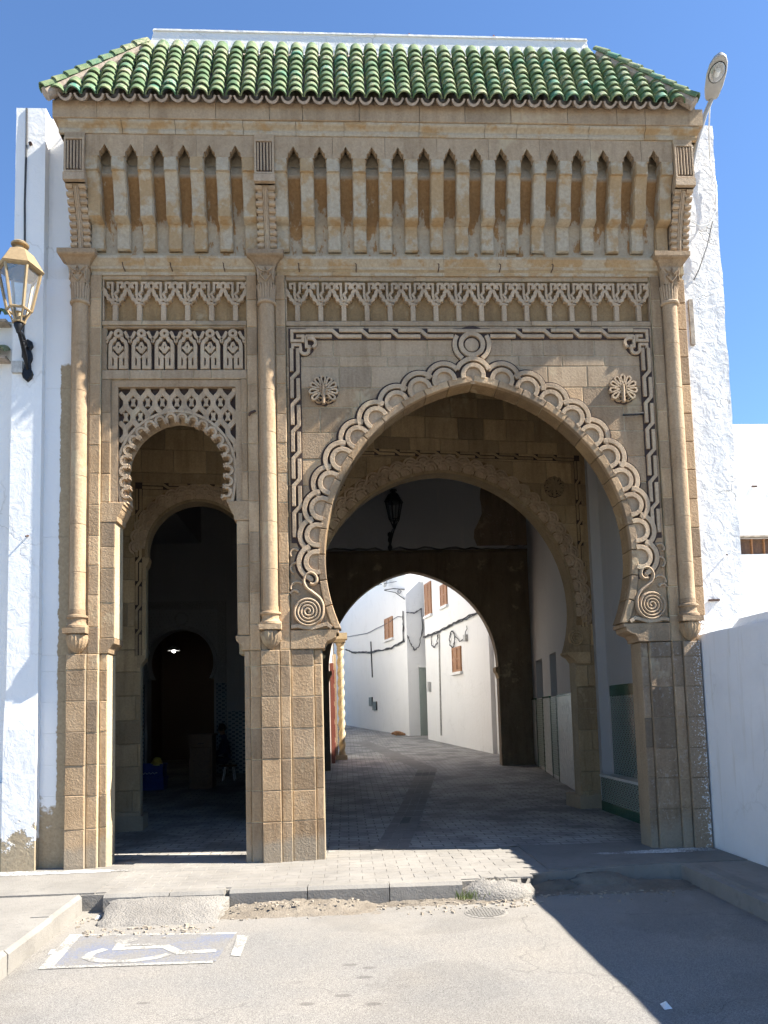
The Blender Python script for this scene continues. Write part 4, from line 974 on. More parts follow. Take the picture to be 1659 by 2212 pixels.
# plastered parapet over the tiles
pa = MB().prism([(-2.16, 9.05), (-2.03, 9.485), (3.00, 9.465), (3.10, 9.05)], -.045, .45)
pa.prism([(-2.045, 9.48), (-2.03, 9.50), (3.0, 9.48), (3.01, 9.46)], -.06, .46)
pa.build('roof_parapet', 'plaster_rough', gate)
mb = MB(); tr = random.Random(3)
for i in range(nrow):
    x = x0+pitch*i
    if xl1+.02 < x < xr1: mb.lathe([(0, .02), (.07, .0), (.09, -.05)], (x, -.07, 9.19+tr.uniform(-.02, .02)), 10)
mb.prism_x([(-.12, 9.11), (-.05, 9.23), (-.04, 9.11)], xl1, xr1); mb.build('tile_top_mortar', 'plaster_rough', gate)
for x in (-1.1, .9, 1.9): MB().tube([(x, .0, 9.48), (x+.01, .0, 9.55)], .012, 6).build('parapet_stub', 'red_door', gate)
# iron hooks
def hook(x, z, y=-.03): MB().tube([(x, y+.04, z), (x, y-.05, z), (x, y-.07, z+.03), (x-.01, y-.05, z+.05)], .006, 5).build('iron_hook', 'rust', gate)
for x, z in ((-2.35, 6.60), (-1.83, 6.60), (-1.25, 6.60), (-.42, 6.60), (.22, 6.60), (1.15, 6.60), (1.85, 6.60), (2.45, 6.60)): hook(x, z, -.06)
MB().tube([(3.42, .0, 4.93), (3.42, -.05, 4.92), (3.30, -.07, 4.90), (3.18, -.07, 4.895)], .012, 6).build('iron_hook', 'iron', gate)
MB().tube([(-.93, -.03, 4.98), (-.98, -.06, 4.95), (-1.0, -.05, 4.92)], .014, 6).build('iron_hook', 'rust', gate)

# ================================================================ PASSAGE BEHIND THE GATE
hall = thing('gate_passage', (.5, 3., .1), 'roofed passage behind the gate with plastered walls and tiled dado', 'passage')
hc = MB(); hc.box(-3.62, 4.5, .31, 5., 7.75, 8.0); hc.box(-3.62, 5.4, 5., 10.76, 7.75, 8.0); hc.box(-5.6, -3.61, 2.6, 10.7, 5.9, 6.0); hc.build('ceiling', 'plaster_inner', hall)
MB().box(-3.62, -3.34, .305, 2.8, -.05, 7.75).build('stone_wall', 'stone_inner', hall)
wl = MB(); wl.box(-5.6, -5.3, 2.6, 10.7, -.05, 5.9); wl.box(-5.6, -3.46, 2.6, 2.8, -.05, 5.9); wl.box(-3.62, -3.45, 2.62, 10.3, 5.9, 7.75); wl.box(-1.25, -.95, 3.4, 10.31, -.05, 7.75); wl.build('passage_wall', 'plaster_inner', hall)  # last box: unseen dividing wall added to keep light out of the side hall
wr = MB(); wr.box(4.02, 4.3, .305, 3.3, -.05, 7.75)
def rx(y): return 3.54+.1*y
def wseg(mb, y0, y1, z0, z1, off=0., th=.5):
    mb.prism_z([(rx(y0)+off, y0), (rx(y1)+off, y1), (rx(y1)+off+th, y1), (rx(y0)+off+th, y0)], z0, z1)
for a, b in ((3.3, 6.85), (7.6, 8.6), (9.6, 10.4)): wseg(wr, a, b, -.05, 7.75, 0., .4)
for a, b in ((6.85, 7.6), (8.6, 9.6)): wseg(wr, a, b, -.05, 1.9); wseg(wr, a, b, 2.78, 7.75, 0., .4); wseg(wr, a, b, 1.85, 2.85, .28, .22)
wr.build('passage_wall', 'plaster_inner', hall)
# dado of glazed tile
for a, b, mt in ((3.9, 6.8, 'tile_white'), (6.82, 7.63, 'zellij_small'), (7.65, 8.55, 'tile_white'), (8.57, 9.63, 'zellij_small'), (9.65, 10.2, 'tile_white')):
    d = MB(); wseg(d, a, b, street_z(a)-.02+.12, 1.88, -.03, .028); o = d.build('tile_dado', mt, hall)
    if mt != 'tile_white':
        e = MB(); wseg(e, a, a+.10, street_z(a), 1.88, -.036, .004); wseg(e, b-.10, b, street_z(a), 1.88, -.036, .004); e.build('tile_border', 'tile_green', o)
    else:
        # individual glazed tiles, laid a little unevenly
        r = random.Random(int(a*10)); tl = MB(); yy = a
        e = MB(); wseg(e, a, b, 1.88, 1.915, -.045, .06); e.build('tile_border', 'tile_green', o)
        nn = 0
        for q in range(int((b-a)/.2)):
            for s in range(9):
                y0, y1 = a+q*.2+.003, a+q*.2+.197; z0 = .38+s*.165; j0, j1 = r.uniform(0, .006), r.uniform(0, .006)
                if z0+.16 > 1.87: continue
                m2 = MB(); m2.add([(rx(y0)-.034-j0, y0, z0), (rx(y1)-.034-j1, y1, z0), (rx(y1)-.034-j0, y1, z0+.16), (rx(y0)-.034-j1, y0, z0+.16), (rx(y0)-.03, y0, z0), (rx(y1)-.03, y1, z0), (rx(y1)-.03, y1, z0+.16), (rx(y0)-.03, y0, z0+.16)], [(0,1,2,3),(0,4,5,1),(1,5,6,2),(2,6,7,3),(3,7,4,0)])
                m2.build('glazed_tile', 'tile_white', o)
MB().box(4.012, 4.03, .32, 3.2, .5, 1.80).build('tile_dado', 'zellij', hall); MB().box(4.005, 4.03, .32, 3.2, 1.80, 1.96).build('tile_border', 'tile_green', hall)
bench = thing('tiled_bench', (3.9, 2., .1), 'green and white mosaic tiled bench built against the passage wall', 'bench')
MB().box(3.815, 4.01, .34, 3.22, .1, .60).build('bench_body', 'zellij', bench); MB().box(3.797, 4.011, .33, 3.23, .60, .635).build('bench_seat', 'tile_white', bench); MB().box(3.806, 3.9, .335, 3.225, .1, .24).build('bench_plinth', 'tile_green', bench)

# --- inner archway, set slightly askew
inner = thing('inner_archway', (0, 3.0, 0), 'shaded inner stone wall with two scalloped arches seen through the gate', 'archway'); inner.rotation_euler = (0, 0, R_(6.9)); del INV[inner.name]
I1 = (1.585, 2.10, .08, 3.20); I2 = (-2.08, .745, .02, 4.02)
IL, IR = -3.45, 4.36
ic_ = MB()
ic_.prism([(-.40, -.1), (-.40, 2.45)]+horseshoe(I1[0], I1[1]+.02, I1[2], I1[3], 2.45)+[(3.60, 2.45), (3.60, -.1), (IR, -.1), (IR, 7.75), (-.9, 7.75), (-.9, -.1)], .02, .24)
ic_.prism([(-2.90, -.1), (-2.90, 2.45), (-2.83, 2.5), (-2.83, 3.9)]+horseshoe(I2[0], I2[1]+.02, I2[2], I2[3], 3.9)+[(-1.33, 3.9), (-1.33, 2.5), (-1.26, 2.45), (-1.26, -.1), (-.9, -.1), (-.9, 7.75), (IL, 7.75), (IL, -.1)], .02, .24)
iw = ic_.build('inner_wall', 'mortar', inner)
def iopen(x, z):
    if z > 2.45 and abs(x-I1[0]) < hw(z, I1[1]+.03, I1[2], I1[3]): return True
    if z <= 2.45 and -.40 < x < 3.60: return True
    if z > 3.9 and abs(x-I2[0]) < hw(z, I2[1]+.03, I2[2], I2[3]): return True
    return (z <= 3.9 and -2.83 < x < -1.33) or (z <= 2.45 and -2.90 < x < -1.26)
ri = random.Random(21); z = .06; cnt = 0
while z < 7.2:
    h_ = ri.uniform(.29, .36); x = IL
    while x < IR-.05:
        x1 = min(x+ri.uniform(.36, .62), IR)
        if IR-x1 < .2: x1 = IR
        pl_, pr_ = [], []
        for k in range(6):
            zz = z+.004+(h_-.008)*k/5; a, b = x+.004, x1-.004; ok = True
            # march in from both sides until clear of the openings
            while a < b and iopen(a, zz): a += .01
            while b > a and iopen(b, zz): b -= .01
            if b-a > .02 and not iopen((a+b)/2, zz): pl_.append((a, zz)); pr_.append((b, zz))
        if len(pl_) >= 2:
            if abs(min(p[0] for p in pl_)-max(p[0] for p in pl_)) < .002 and abs(min(p[0] for p in pr_)-max(p[0] for p in pr_)) < .002: pl_, pr_ = [pl_[0], pl_[-1]], [pr_[0], pr_[-1]]
            MB().block(pr_+pl_[::-1], ri.uniform(-.003, .003), .022, .006).build('stone_block', 'stone_inner', iw); cnt += 1
        x = x1
    z += h_
def iring(Cc, zb, wd=.045):
    cx, r, e, zc = Cc; mb = MB(); mb.prism(horseshoe(cx, r+wd, e, zc, zb, 24)+horseshoe(cx, r, e, zc, zb, 24)[::-1], -.02, .25); return mb.build('inner_arch_ring', 'stone_inner', inner)
sc_in = sc_mesh.copy(); sc_in.materials.clear(); sc_in.materials.append(MAT['stone_relief'])
sc_inb = sc_back.copy(); sc_inb.materials.clear(); sc_inb.materials.append(MAT['stone_ochre'])
def iscal(Cc, zb, ro, s, n, parent):
    cx, r, e, zc = Cc; rr = r+ro; a0 = math.asin((zb-zc)/rr); a1 = math.acos(e/rr)
    for tier, (dr, k_) in enumerate(((0, 1.), (.085*s/.55, .86))):
        for i in range(n):
            a = a1-(a1-a0)*(i+.5*tier)/n
            for sd_ in (1, -1):
                if i == 0 and sd_ < 0 and tier == 0: continue
                x, z = cx-e+(rr+dr)*math.cos(a), zc+(rr+dr)*math.sin(a); aa = a
                if sd_ < 0: x, aa = 2*cx-x, math.pi-a
                lf = (.008 if tier == 0 else .0)+.001*(i % 2)+.00015*i+.00007*(sd_ > 0)
                if tier == 0: link('scallop_recess', sc_inb, None, parent, loc=(x, -lf*.1, z), rot=(0, -(aa-math.pi/2), 0), scale=(s*1.42, 1, s*1.42))
                link('scallop', sc_in, None, parent, loc=(x, -lf, z), rot=(0, -(aa-math.pi/2), 0), scale=(s*k_, 1, s*k_))
r1 = iring(I1, 2.47); iscal(I1, 2.95, .075, .66, 18, r1); r2 = iring(I2, 3.92, .04); iscal(I2, 4.0, .065, .58, 9, r2)
def iframe(x0, x1, z0, z1, both=True):
    mb = MB(); mb.box(x0-.05, x1+.05, -.004, .01, z1-.05, z1+.05); mb.box(x0-.05, x0+.05, -.0042, .01, z0, z1-.05)
    if both: mb.box(x1-.05, x1+.05, -.0042, .01, z0, z1-.05)
    o = mb.build('inner_interlace', 'groove', inner)
    kw = dict(wd=.034, h=.026, y=-.022, parent=o, mt='stone_inner')
    braid((x0+.05, z1), (x1-.05, z1), .33, **kw); braid((x0, z1-.05), (x0, z0), .33, **kw)
    if both: braid((x1, z1-.05), (x1, z0), .33, **kw)
iframe(-.45, 3.78, 2.9, 5.60); iframe(-2.93, -1.20, 2.52, 4.98, True)
rosette(3.38, 5.12, inner, 1.0, 0., 'stone_inner'); rosette(-.10, 5.12, inner, 1.0, 0., 'stone_inner')
for s_ in (0, 1):
    sp_ = []
    for i in range(70): a = i/69*3.2*2*math.pi; rr = .012+.11*i/69; sp_.append((3.63-rr*math.cos(a), 2.72+rr*math.sin(a)))
    mb = MB(); mb.ribbon(mirror(sp_, I1[0]) if s_ else sp_, .03, -.035, .01, 'round'); mb.build('spiral_scroll', 'stone_inner', inner, smooth=40)
IIP = [(3.84, 2.33), (3.66, 2.33), (3.60, 2.34), (3.57, 2.38), (3.54, 2.42), (3.50, 2.44), (3.46, 2.47), (3.46, 2.50), (3.84, 2.50)]
for p_ in (IIP, mirror(IIP, I1[0])): MB().prism(p_, -.03, .245).build('impost', 'stone_inner', inner)
for sx in (1, -1):
    q = [(-2.08-sx*.87, 2.36), (-2.08-sx*.83, 2.36), (-2.08-sx*.80, 2.42), (-2.08-sx*.76, 2.46), (-2.08-sx*.76, 2.53), (-2.08-sx*.87, 2.53)]; MB().prism(q, -.02, .243).build('impost', 'stone_inner', inner)
    q = [(-2.08-sx*.80, 3.78), (-2.08-sx*.76, 3.78), (-2.08-sx*.72, 3.84), (-2.08-sx*.70, 3.93), (-2.08-sx*.80, 3.93)]; MB().prism(q, -.02, .243).build('impost', 'stone_inner', inner)
for x0, x1 in ((-3.2, -2.86), (-1.3, -.36), (3.56, 4.0)): MB().box(x0, x1, -.03, .52, -.06, .30).build('pier_plinth', 'stone_inner', inner)

# --- end wall: pointed arch to the street, carved portal to the left
endw = thing('end_wall', (1.6, 10.2, .3), 'dark rear wall of the passage with a pointed arch opening to the street', 'wall')
E3 = (1.665, 2.40, .335, 2.72); zj = 2.48
em = MB(); em.prism([(-.40, -.1), (-.40, zj)]+horseshoe(E3[0], E3[1], E3[2], E3[3], zj)+[(3.735, zj), (3.735, -.1), (5.2, -.1), (5.2, 5.6), (-1.4, 5.6), (-1.4, -.1)], 10.2, 10.5); em.build('arch_wall', 'stone_shaded', endw)
for sx in (1, -1):
    q = [(3.76, 2.42), (3.73, 2.43), (3.70, 2.55), (3.66, 2.60), (3.655, 2.70), (3.76, 2.70)]; q = q if sx > 0 else mirror(q, E3[0]); MB().prism(q, 10.18, 10.51).build('impost', 'stone_inner', endw)
r = random.Random(14); e_ = [( -1.4, 7.75), (-1.4, 5.66)]
for i in range(31): e_.append((-1.4+i*.2, 5.64+r.uniform(-.03, .10)))
MB().box(4.55, 5.35, 10.21, 10.77, 5.55, 7.75).build('leak_filler', 'plaster_inner', endw); MB().box(-1.4, 5.3, 10.32, 10.49, 5.57, 6.0).build('leak_filler', 'plaster_inner', endw)  # unseen boxes added to stop light leaking through gaps by the plaster
e_ += [(4.8, 7.75)]
MB().prism(e_, 10.14, 10.75).build('plaster_facing', 'plaster_inner', endw)
MB().prism([(3.38+.06*math.sin(k*1.3)+.1*math.sin(k*.5), 7.7-k*.2) for k in range(11)]+[(4.75, 5.7), (4.75, 7.7)], 10.125, 10.139).build('bare_patch', 'stone_dark', endw)
MB().box(-1.4, 5.2, 10.12, 10.2, 5.56, 5.61).build('ledge', 'stone_shaded', endw)
pm_ = MB(); pc = (-3.95, .80, .02, 3.0)
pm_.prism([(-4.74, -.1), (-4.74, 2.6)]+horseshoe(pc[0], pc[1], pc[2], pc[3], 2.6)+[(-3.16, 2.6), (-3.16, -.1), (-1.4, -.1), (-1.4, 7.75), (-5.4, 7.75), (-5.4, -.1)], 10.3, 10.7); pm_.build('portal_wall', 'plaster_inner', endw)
cp = MB(); cp.box(-5.05, -2.86, 10.25, 10.3, 4.27, 4.47); cp.box(-3.06, -2.86, 10.25, 10.3, 2.5, 4.265); cp.box(-5.05, -4.86, 10.25, 10.3, 2.5, 4.265); po = cp.build('carved_band', 'carved_plaster', endw)
pr_ = MB(); r = random.Random(9)
for i in range(26): pr_.ribbon([(-4.95+i*.08+r.uniform(-.02, .02), 4.31+r.uniform(0, .04)), (-4.92+i*.08, 4.38), (-4.97+i*.08+r.uniform(-.02, .05), 4.43)], .022, 10.225, 10.25)
for i in range(20): pr_.ribbon([(-3.02+r.uniform(0, .03), 2.55+i*.085), (-2.95, 2.59+i*.085), (-2.90-r.uniform(0, .05), 2.56+i*.085)], .022, 10.225, 10.25)
pr_.build('carved_script', 'carved_plaster', po)
dl = MB()
for i in range(22):
    for j in range(16):
        x, z = -4.80+i*.08+(j % 2)*.04, 3.05+j*.075
        if math.hypot(x+3.95, z-3.0) > .95 and math.hypot(x+3.93, z-4.05) > .22 and z < 4.22 and x < -3.1: dl.prism([(x, z-.026), (x+.018, z), (x, z+.026), (x-.018, z)], 10.285, 10.301)
dl.build('pierced_lattice', 'carved_plaster', po)
MB().ribbon(arc(-3.93, 4.05, .15, 0, 360, 24)[:-1], .04, 10.27, 10.3, closed=True).build('roundel', 'carved_plaster', po)
MB().ribbon(horseshoe(-3.95, .86, .02, 3.0, 2.6, 18), .07, 10.27, 10.3).build('portal_moulding', 'carved_plaster', po)
MB().box(-2.84, -1.4, 10.27, 10.3, .3, 1.80).build('tile_dado', 'zellij_blue', endw); MB().box(-3.10, -2.86, 10.26, 10.3, .3, 2.48).build('tile_strip', 'zellij_blue', endw); MB().box(-5.05, -4.80, 10.26, 10.3, .3, 2.48).build('tile_strip', 'zellij_blue', endw)
dr_ = MB(); dr_.box(-5.4, -1.5, 10.7, 14.5, -.05, .26); dr_.box(-5.5, -5.4, 10.7, 14.5, -.05, 5); dr_.box(-1.5, -1.4, 10.76, 14.5, -.05, 5); dr_.box(-5.5, -1.4, 14.5, 14.6, -.05, 5); dr_.box(-5.5, -1.4, 10.7, 14.6, 5, 5.1); dr_.build('back_room', 'wood', endw)
pend = thing('pendant_lamp', (-4.49, 12., 3.42), 'small lit pendant lamp with a dish shade glowing in the dark doorway', 'lamp')
MB().lathe([(.015, .13), (.05, .12), (.12, .07), (.165, .0), (.17, -.005), (.15, 0)], (-4.49, 12, 3.44), 20).build('lamp_shade', 'white_metal', pend, smooth=40)
MB().lathe([(0, -.06), (.035, -.045), (.045, -.01), (.03, .03), (0, .04)], (-4.49, 12, 3.44), 12).build('bulb', 'lit_bulb', pend, smooth=60); MB().tube([(-4.49, 12, 3.56), (-4.49, 12, 5.0)], .006, 5).build('cord', 'cable', pend)
# --- things standing in the dark hall
cab = thing('wooden_counter', (-2.95, 7.6, .22), 'dark reddish wooden counter cabinet in the shaded hall', 'cabinet'); cz = street_z(7.6)
MB().box(-3.17, -2.71, 7.4, 7.85, cz+.03, 1.29).build('carcass', 'wood', cab); MB().box(-3.20, -2.68, 7.37, 7.88, 1.29, 1.325).build('top', 'wood', cab); MB().block([(-3.14, cz+.07), (-2.74, cz+.07), (-2.74, 1.06), (-3.14, 1.06)], 7.385, 7.4, .012).build('door', 'wood', cab); MB().box(-2.99, -2.88, 7.37, 7.385, 1.12, 1.135).build('handle', 'iron', cab); MB().box(-3.15, -2.73, 7.42, 7.83, cz-.005, cz+.03).build('plinth', 'wood', cab)
def crate(x, y, z, lab, s=1.):
    t = thing('plastic_crate', (x, y, z), lab, 'crate', 'blue crates in the dark hall'); w2, d2, h2 = .24*s, .17, .26; bd = MB(); tk = .012
    bd.box(x-w2, x+w2, y-d2, y+d2, z, z+.015); bd.box(x-w2, x+w2, y-d2, y-d2+tk, z+.016, z+h2); bd.box(x-w2, x+w2, y+d2-tk, y+d2, z+.016, z+h2); bd.box(x-w2, x-w2+tk, y-d2+.013, y+d2-.013, z+.016, z+h2); bd.box(x+w2-tk, x+w2, y-d2+.013, y+d2-.013, z+.016, z+h2); bd.build('body', 'blue_plastic', t)
    MB().box(x-w2-.015, x+w2+.015, y-d2-.015, y-d2-.001, z+h2-.05, z+h2).build('rim', 'blue_plastic', t); MB().box(x-w2-.015, x+w2+.015, y+d2+.001, y+d2+.015, z+h2-.05, z+h2).build('rim', 'blue_plastic', t)
    return t
fz = street_z(7.6); c1 = crate(-3.92, 7.6, fz, 'blue plastic crate on the floor, lower one of the stack'); c2 = crate(-3.94, 7.6, fz+.262, 'blue plastic crate stacked on another, yellow bag on top')
mb = MB(); pts = [(-4.13+i*.017, fz+.34+.018*math.sin(i*1.5)+(.03 if i == 1 else 0)) for i in range(20)]; mb.ribbon(pts, .009, 7.418, 7.43); mb.build('script_mark', 'white_metal', c2)
tag(lump('yellow_bag', 'yellow_plastic', -3.83, 7.5, fz+.49, .12, .10, .15, 44), 'crumpled yellow bag lying on the blue crates', 'bag')
# --- seated person
def skinned(name, chains, radii, mats, pick, parent, loc, rotz, sub=2, scale=1.):
    V, Ed, Rr, idx = [], [], [], {}
    for ch in chains:
        prev = None
        for key, co, rad in ch:
            if key not in idx: idx[key] = len(V); V.append(co); Rr.append(rad)
            if prev is not None: Ed.append((prev, idx[key]))
            prev = idx[key]
    me = bpy.data.meshes.new(name); me.from_pydata(V, Ed, []); ob = bpy.data.objects.new(name, me); C.objects.link(ob)
    md = ob.modifiers.new('skin', 'SKIN'); md.use_smooth_shade = True; md.branch_smoothing = .6
    for i, sv in enumerate(me.skin_vertices[0].data): q = Rr[i]; sv.radius = q if isinstance(q, tuple) else (q, q); sv.use_root = i == 0
    ss = ob.modifiers.new('sub', 'SUBSURF'); ss.levels = sub; ss.render_levels = sub
    dg = bpy.context.evaluated_depsgraph_get(); ev = ob.evaluated_get(dg); m2 = bpy.data.meshes.new_from_object(ev)
    bpy.data.objects.remove(ob); bpy.data.meshes.remove(me)
    m2.materials.clear()
    for q in mats: m2.materials.append(MAT[q])
    for p in m2.polygons: p.material_index = pick(p.center); p.use_smooth = True
    M4 = Matrix.Translation(loc) @ Matrix.Rotation(rotz, 4, 'Z') @ Matrix.Scale(scale, 4); m2.transform(M4)
    return link(name, m2, None, parent)
per = thing('person', (-2.62, 8.9, street_z(8.9)), 'person in dark navy clothes sitting hunched on a stool beside the counter', 'person')
def limb(s):
    hand = [('w', s)]
    ch = [[('pel', (0, 0, .44), .14), ('hip%d' % s, (-.03, .09*s, .43), .105), ('knee%d' % s, (-.40, .12*s, .46), .07), ('ank%d' % s, (-.37, .12*s, .09), .045), ('toe%d' % s, (-.52, .13*s, .04), .04)],
          [('chest', (-.06, 0, .84), (.17, .12)), ('sh%d' % s, (-.06, .17*s, .88), .07), ('elb%d' % s, (-.14, .23*s, .63), .05), ('wr%d' % s, (-.34, .12*s, .57), .033), ('palm%d' % s, (-.41, .11*s, .55), (.038, .02))]]
    for k in range(4): y = s*(.083+.019*k); L = (.05, .062, .058, .045)[k]; ch.append([('palm%d' % s, None, None), ('f%d%d' % (s, k), (-.45, y, .545), .009), ('g%d%d' % (s, k), (-.45-L*.6, y, .525), .008), ('h%d%d' % (s, k), (-.45-L*.8, y, .50), .007)])
    ch.append([('palm%d' % s, None, None), ('t%d' % s, (-.41, s*.065, .56), .01), ('u%d' % s, (-.445, s*.05, .55), .009)])
    return ch
chs = [[('pel', (0, 0, .44), .14), ('waist', (-.02, 0, .60), (.14, .11)), ('chest', (-.06, 0, .84), (.17, .12)), ('neck', (-.10, 0, .98), .052), ('head', (-.13, 0, 1.07), (.078, .085)), ('crown', (-.15, 0, 1.14), (.075, .085)), ('top', (-.155, 0, 1.19), (.05, .06))],
       [('head', None, None), ('nose', (-.225, 0, 1.09), .014)]]
for s in (1, -1): chs += limb(s)
dic = {}
for ch in chs:
    for k, co, ra in ch:
        if co is not None: dic[k] = (co, ra)
chs = [[(k, *dic[k]) for k, _, _ in ch] for ch in chs]
pick = lambda c: 1 if c.z > 1.0 or (c.x < -.36 and .48 < c.z < .62 and abs(c.y) < .19 and c.x > -.6 and c.z > .5) else 0
skinned('body', chs, None, ['navy_cloth', 'skin'], pick, per, (-2.62, 8.9, street_z(8.9)), R_(20), 2)
def at_p(x, y, z): q = Matrix.Rotation(R_(20), 3, 'Z') @ Vector((x, y, z)); return (q.x-2.62, q.y+8.9, q.z+street_z(8.9))
hm = MB().lathe([(0, .115), (.05, .10), (.082, .055), (.09, 0), (.08, -.05)], at_p(-.13, 0, 1.135), 18); hm.build('hair', 'hair', per, smooth=60)
fc = MB()
for s in (1, -1): fc.lathe([(0, .009), (.009, .004), (.009, -.004), (0, -.009)], at_p(-.208, .03*s, 1.115), 8)
fc.tube([at_p(-.207, -.024, 1.035), at_p(-.214, 0, 1.035), at_p(-.207, .024, 1.035)], .005, 5); fc.build('face_detail', 'hair', per)
er = MB()
for s in (1, -1): er.tube([at_p(-.12, .082*s, 1.07), at_p(-.115, .098*s, 1.10), at_p(-.11, .094*s, 1.125)], .014, 6)
er.build('ear', 'skin', per, smooth=60)
st = thing('stool', at_p(0, 0, 0), 'low metal stool under the seated person', 'stool'); q = at_p(.02, 0, .30)
MB().lathe([(0, .03), (.17, .03), (.18, .015), (.17, 0), (0, 0)], (q[0], q[1], q[2]), 18).build('seat', 'wood', st)
for a in (45, 135, 225, 315): MB().tube([(q[0]+.12*math.cos(R_(a)), q[1]+.12*math.sin(R_(a)), q[2]), (q[0]+.18*math.cos(R_(a)), q[1]+.18*math.sin(R_(a)), street_z(8.9))], .012, 6).build('leg', 'white_metal', st)

# ================================================================ LANTERNS
def lantern(c, plate, metal, arm, label, plate_n=(0, -1)):
    t = thing('wall_lantern', plate, label, 'lantern'); x, y, z = c                      # c: centre of the lantern's foot
    def hexa(r, zz, off=0.): return [(x+r*math.cos(R_(60*k+12+off)), y+r*math.sin(R_(60*k+12+off)), z+zz) for k in range(6)]
    def loft(rings):
        mb = MB(); mb.v = [p for rg in rings for p in rg]
        for i in range(len(rings)-1): mb.f += [(6*i+k, 6*i+(k+1) % 6, 6*i+6+(k+1) % 6, 6*i+6+k) for k in range(6)]
        return mb
    roof_ = loft([hexa(.225, .555), hexa(.245, .575), hexa(.235, .585), hexa(.135, .755), hexa(.12, .765), hexa(.0001, .77)]); roof_.build('roof', metal, t)
    MB().lathe([(.10, .765), (.085, .79), (.05, .80), (.048, .835), (.085, .845), (.09, .86), (.07, .88), (.03, .89), (0, .892)], (x, y, z), 24).build('finial', metal, t, smooth=40)
    fr = MB()
    for a, b in ((.205, .56), (.118, .135)): fr.tube(hexa(a, b)+[hexa(a, b)[0]], .014, 6)
    for k in range(6): fr.tube([hexa(.205, .56)[k], hexa(.118, .135)[k]], .017, 5)
    fr.build('frame', metal, t)
    for k in range(6):
        a, b, c_, d = hexa(.198, .55)[k], hexa(.198, .55)[(k+1) % 6], hexa(.113, .14)[(k+1) % 6], hexa(.113, .14)[k]
        MB().add([d, c_, b, a], [(0, 1, 2, 3)]).build('pane', 'glass', t)
    bt = loft([hexa(.118, .13), hexa(.075, .03), hexa(.06, .0)]); bo = MB()
    for k in range(6): bo.tube([hexa(.116, .13)[k], hexa(.07, .05)[k], hexa(.055, 0)[k]], .010, 5)
    bo.lathe([(0, 0), (.06, 0), (.065, .015), (.03, .03), (.028, .11), (.04, .12), (0, .125)], (x, y, z), 14); bo.build('foot', metal, t)
    am = MB(); P0, P1 = Vector((x, y, z)), Vector(plate)
    am.lathe([(.045, 0), (.05, -.03), (.03, -.07), (.022, -.10), (0, -.10)], (x, y, z), 12)
    mid = (P0+P1)/2
    am.tube([P0+Vector((0, 0, -.08)), P0.lerp(P1, .3)+Vector((0, 0, -.10)), P0.lerp(P1, .65)+Vector((0, 0, -.13)), P1+Vector((0, -.01, -.20))], [.018, .02, .024, .02], 8)
    am.tube([P0+Vector((0, 0, -.08)), P0.lerp(P1, .4)+Vector((.0, 0, .02)), P0.lerp(P1, .8)+Vector((0, 0, .03)), P1+Vector((0, 0, .02))], [.014, .016, .016, .014], 7)
    sp_ = [P0.lerp(P1, .55)+Vector((0, math.cos(k*.5)*.05*(1-k/26), -.05+math.sin(k*.5)*.05*(1-k/26))) for k in range(22)]; am.tube(sp_, .009, 6)
    am.build('bracket', arm, t, smooth=50)
    pl_ = MB(); o = [(0, .20), (.045, .17), (.055, .12), (.03, .08), (.045, .03), (.05, -.02), (.03, -.07), (.035, -.13), (.06, -.19), (.045, -.24), (0, -.28)]
    pl_.block([(P1.x+u, P1.z-.05+v_) for u, v_ in o]+[(P1.x-u, P1.z-.05+v_) for u, v_ in o[::-1][1:-1]], P1.y-.035, P1.y+.005, .01); pl_.build('wall_plate', arm, t)
    return t
lantern((-3.315, -.46, 5.76), (-3.39, -.028, 5.65), 'bronze', 'iron', 'large bronze glazed lantern on a scrolled iron bracket on the white wall')
MB().tube([(-3.36, -.40, 6.45), (-3.55, -.38, 6.36), (-3.9, -.34, 6.22), (-4.6, -.3, 6.1)], .010, 6).build('lantern_cable', 'cable', label='black supply cable sagging leftward from the bronze lantern', cat='cable')
lantern((1.25, 9.70, 6.13), (1.16, 10.135, 5.93), 'iron', 'iron', 'black iron lantern on the plastered wall above the far arch')

# ================================================================ NEIGHBOURING BUILDINGS
lt = thing('white_tower', (-3.4, .5, 0), 'white limewashed block abutting the left side of the gate', 'building')
m1 = MB(); m1.box(-3.565, -3.345, -.025, 3, 1.86, 8.53); m1.box(-3.345, -3.24, -.025, .3, 1.86, 8.53); m1.box(-3.239, -2.96, .09, .3, 2.2, 8.5); m1.build('wall', 'plaster', lt)
m1 = MB(); m1.prism_z([(-3.575, -.055), (-3.238, -.055), (-3.238, .3), (-3.575, .3)], -.05, 1.55); m1.add([(-3.575, -.055, 1.55), (-3.238, -.055, 1.55), (-3.241, -.027, 1.87), (-3.572, -.027, 1.87), (-3.575, .3, 1.55), (-3.238, .3, 1.55), (-3.241, .3, 1.87), (-3.572, .3, 1.87)], [(0,1,2,3),(1,5,6,2),(0,3,7,4),(3,2,6,7)]); m1.build('wall_foot', 'plaster_peel', lt)
MB().tube([(-3.45, -.03, 8.52), (-3.445, -.035, 8.2), (-3.455, -.03, 7.4), (-3.44, -.035, 6.6), (-3.45, -.03, 5.6)], .011, 6).build('cable', 'cable', lt)
MB().box(-3.555, -3.44, -.06, -.02, 5.42, 5.55).build('junction_box', 'grey_box', lt)
MB().tube([(-3.36, -.02, 3.62), (-3.37, -.07, 3.60)], .010, 5).build('iron_peg', 'rust', lt); MB().tube([(-3.40, .0, 8.1), (-3.40, -.05, 8.09)], .02, 6).build('iron_peg', 'rust', lt)
ll = thing('white_house', (-4.6, .5, 0), 'lower white house at the left edge with green tile eaves', 'building')
MB().box(-6., -3.58, .14, 3, -.05, 6.10).build('wall', 'plaster', ll)
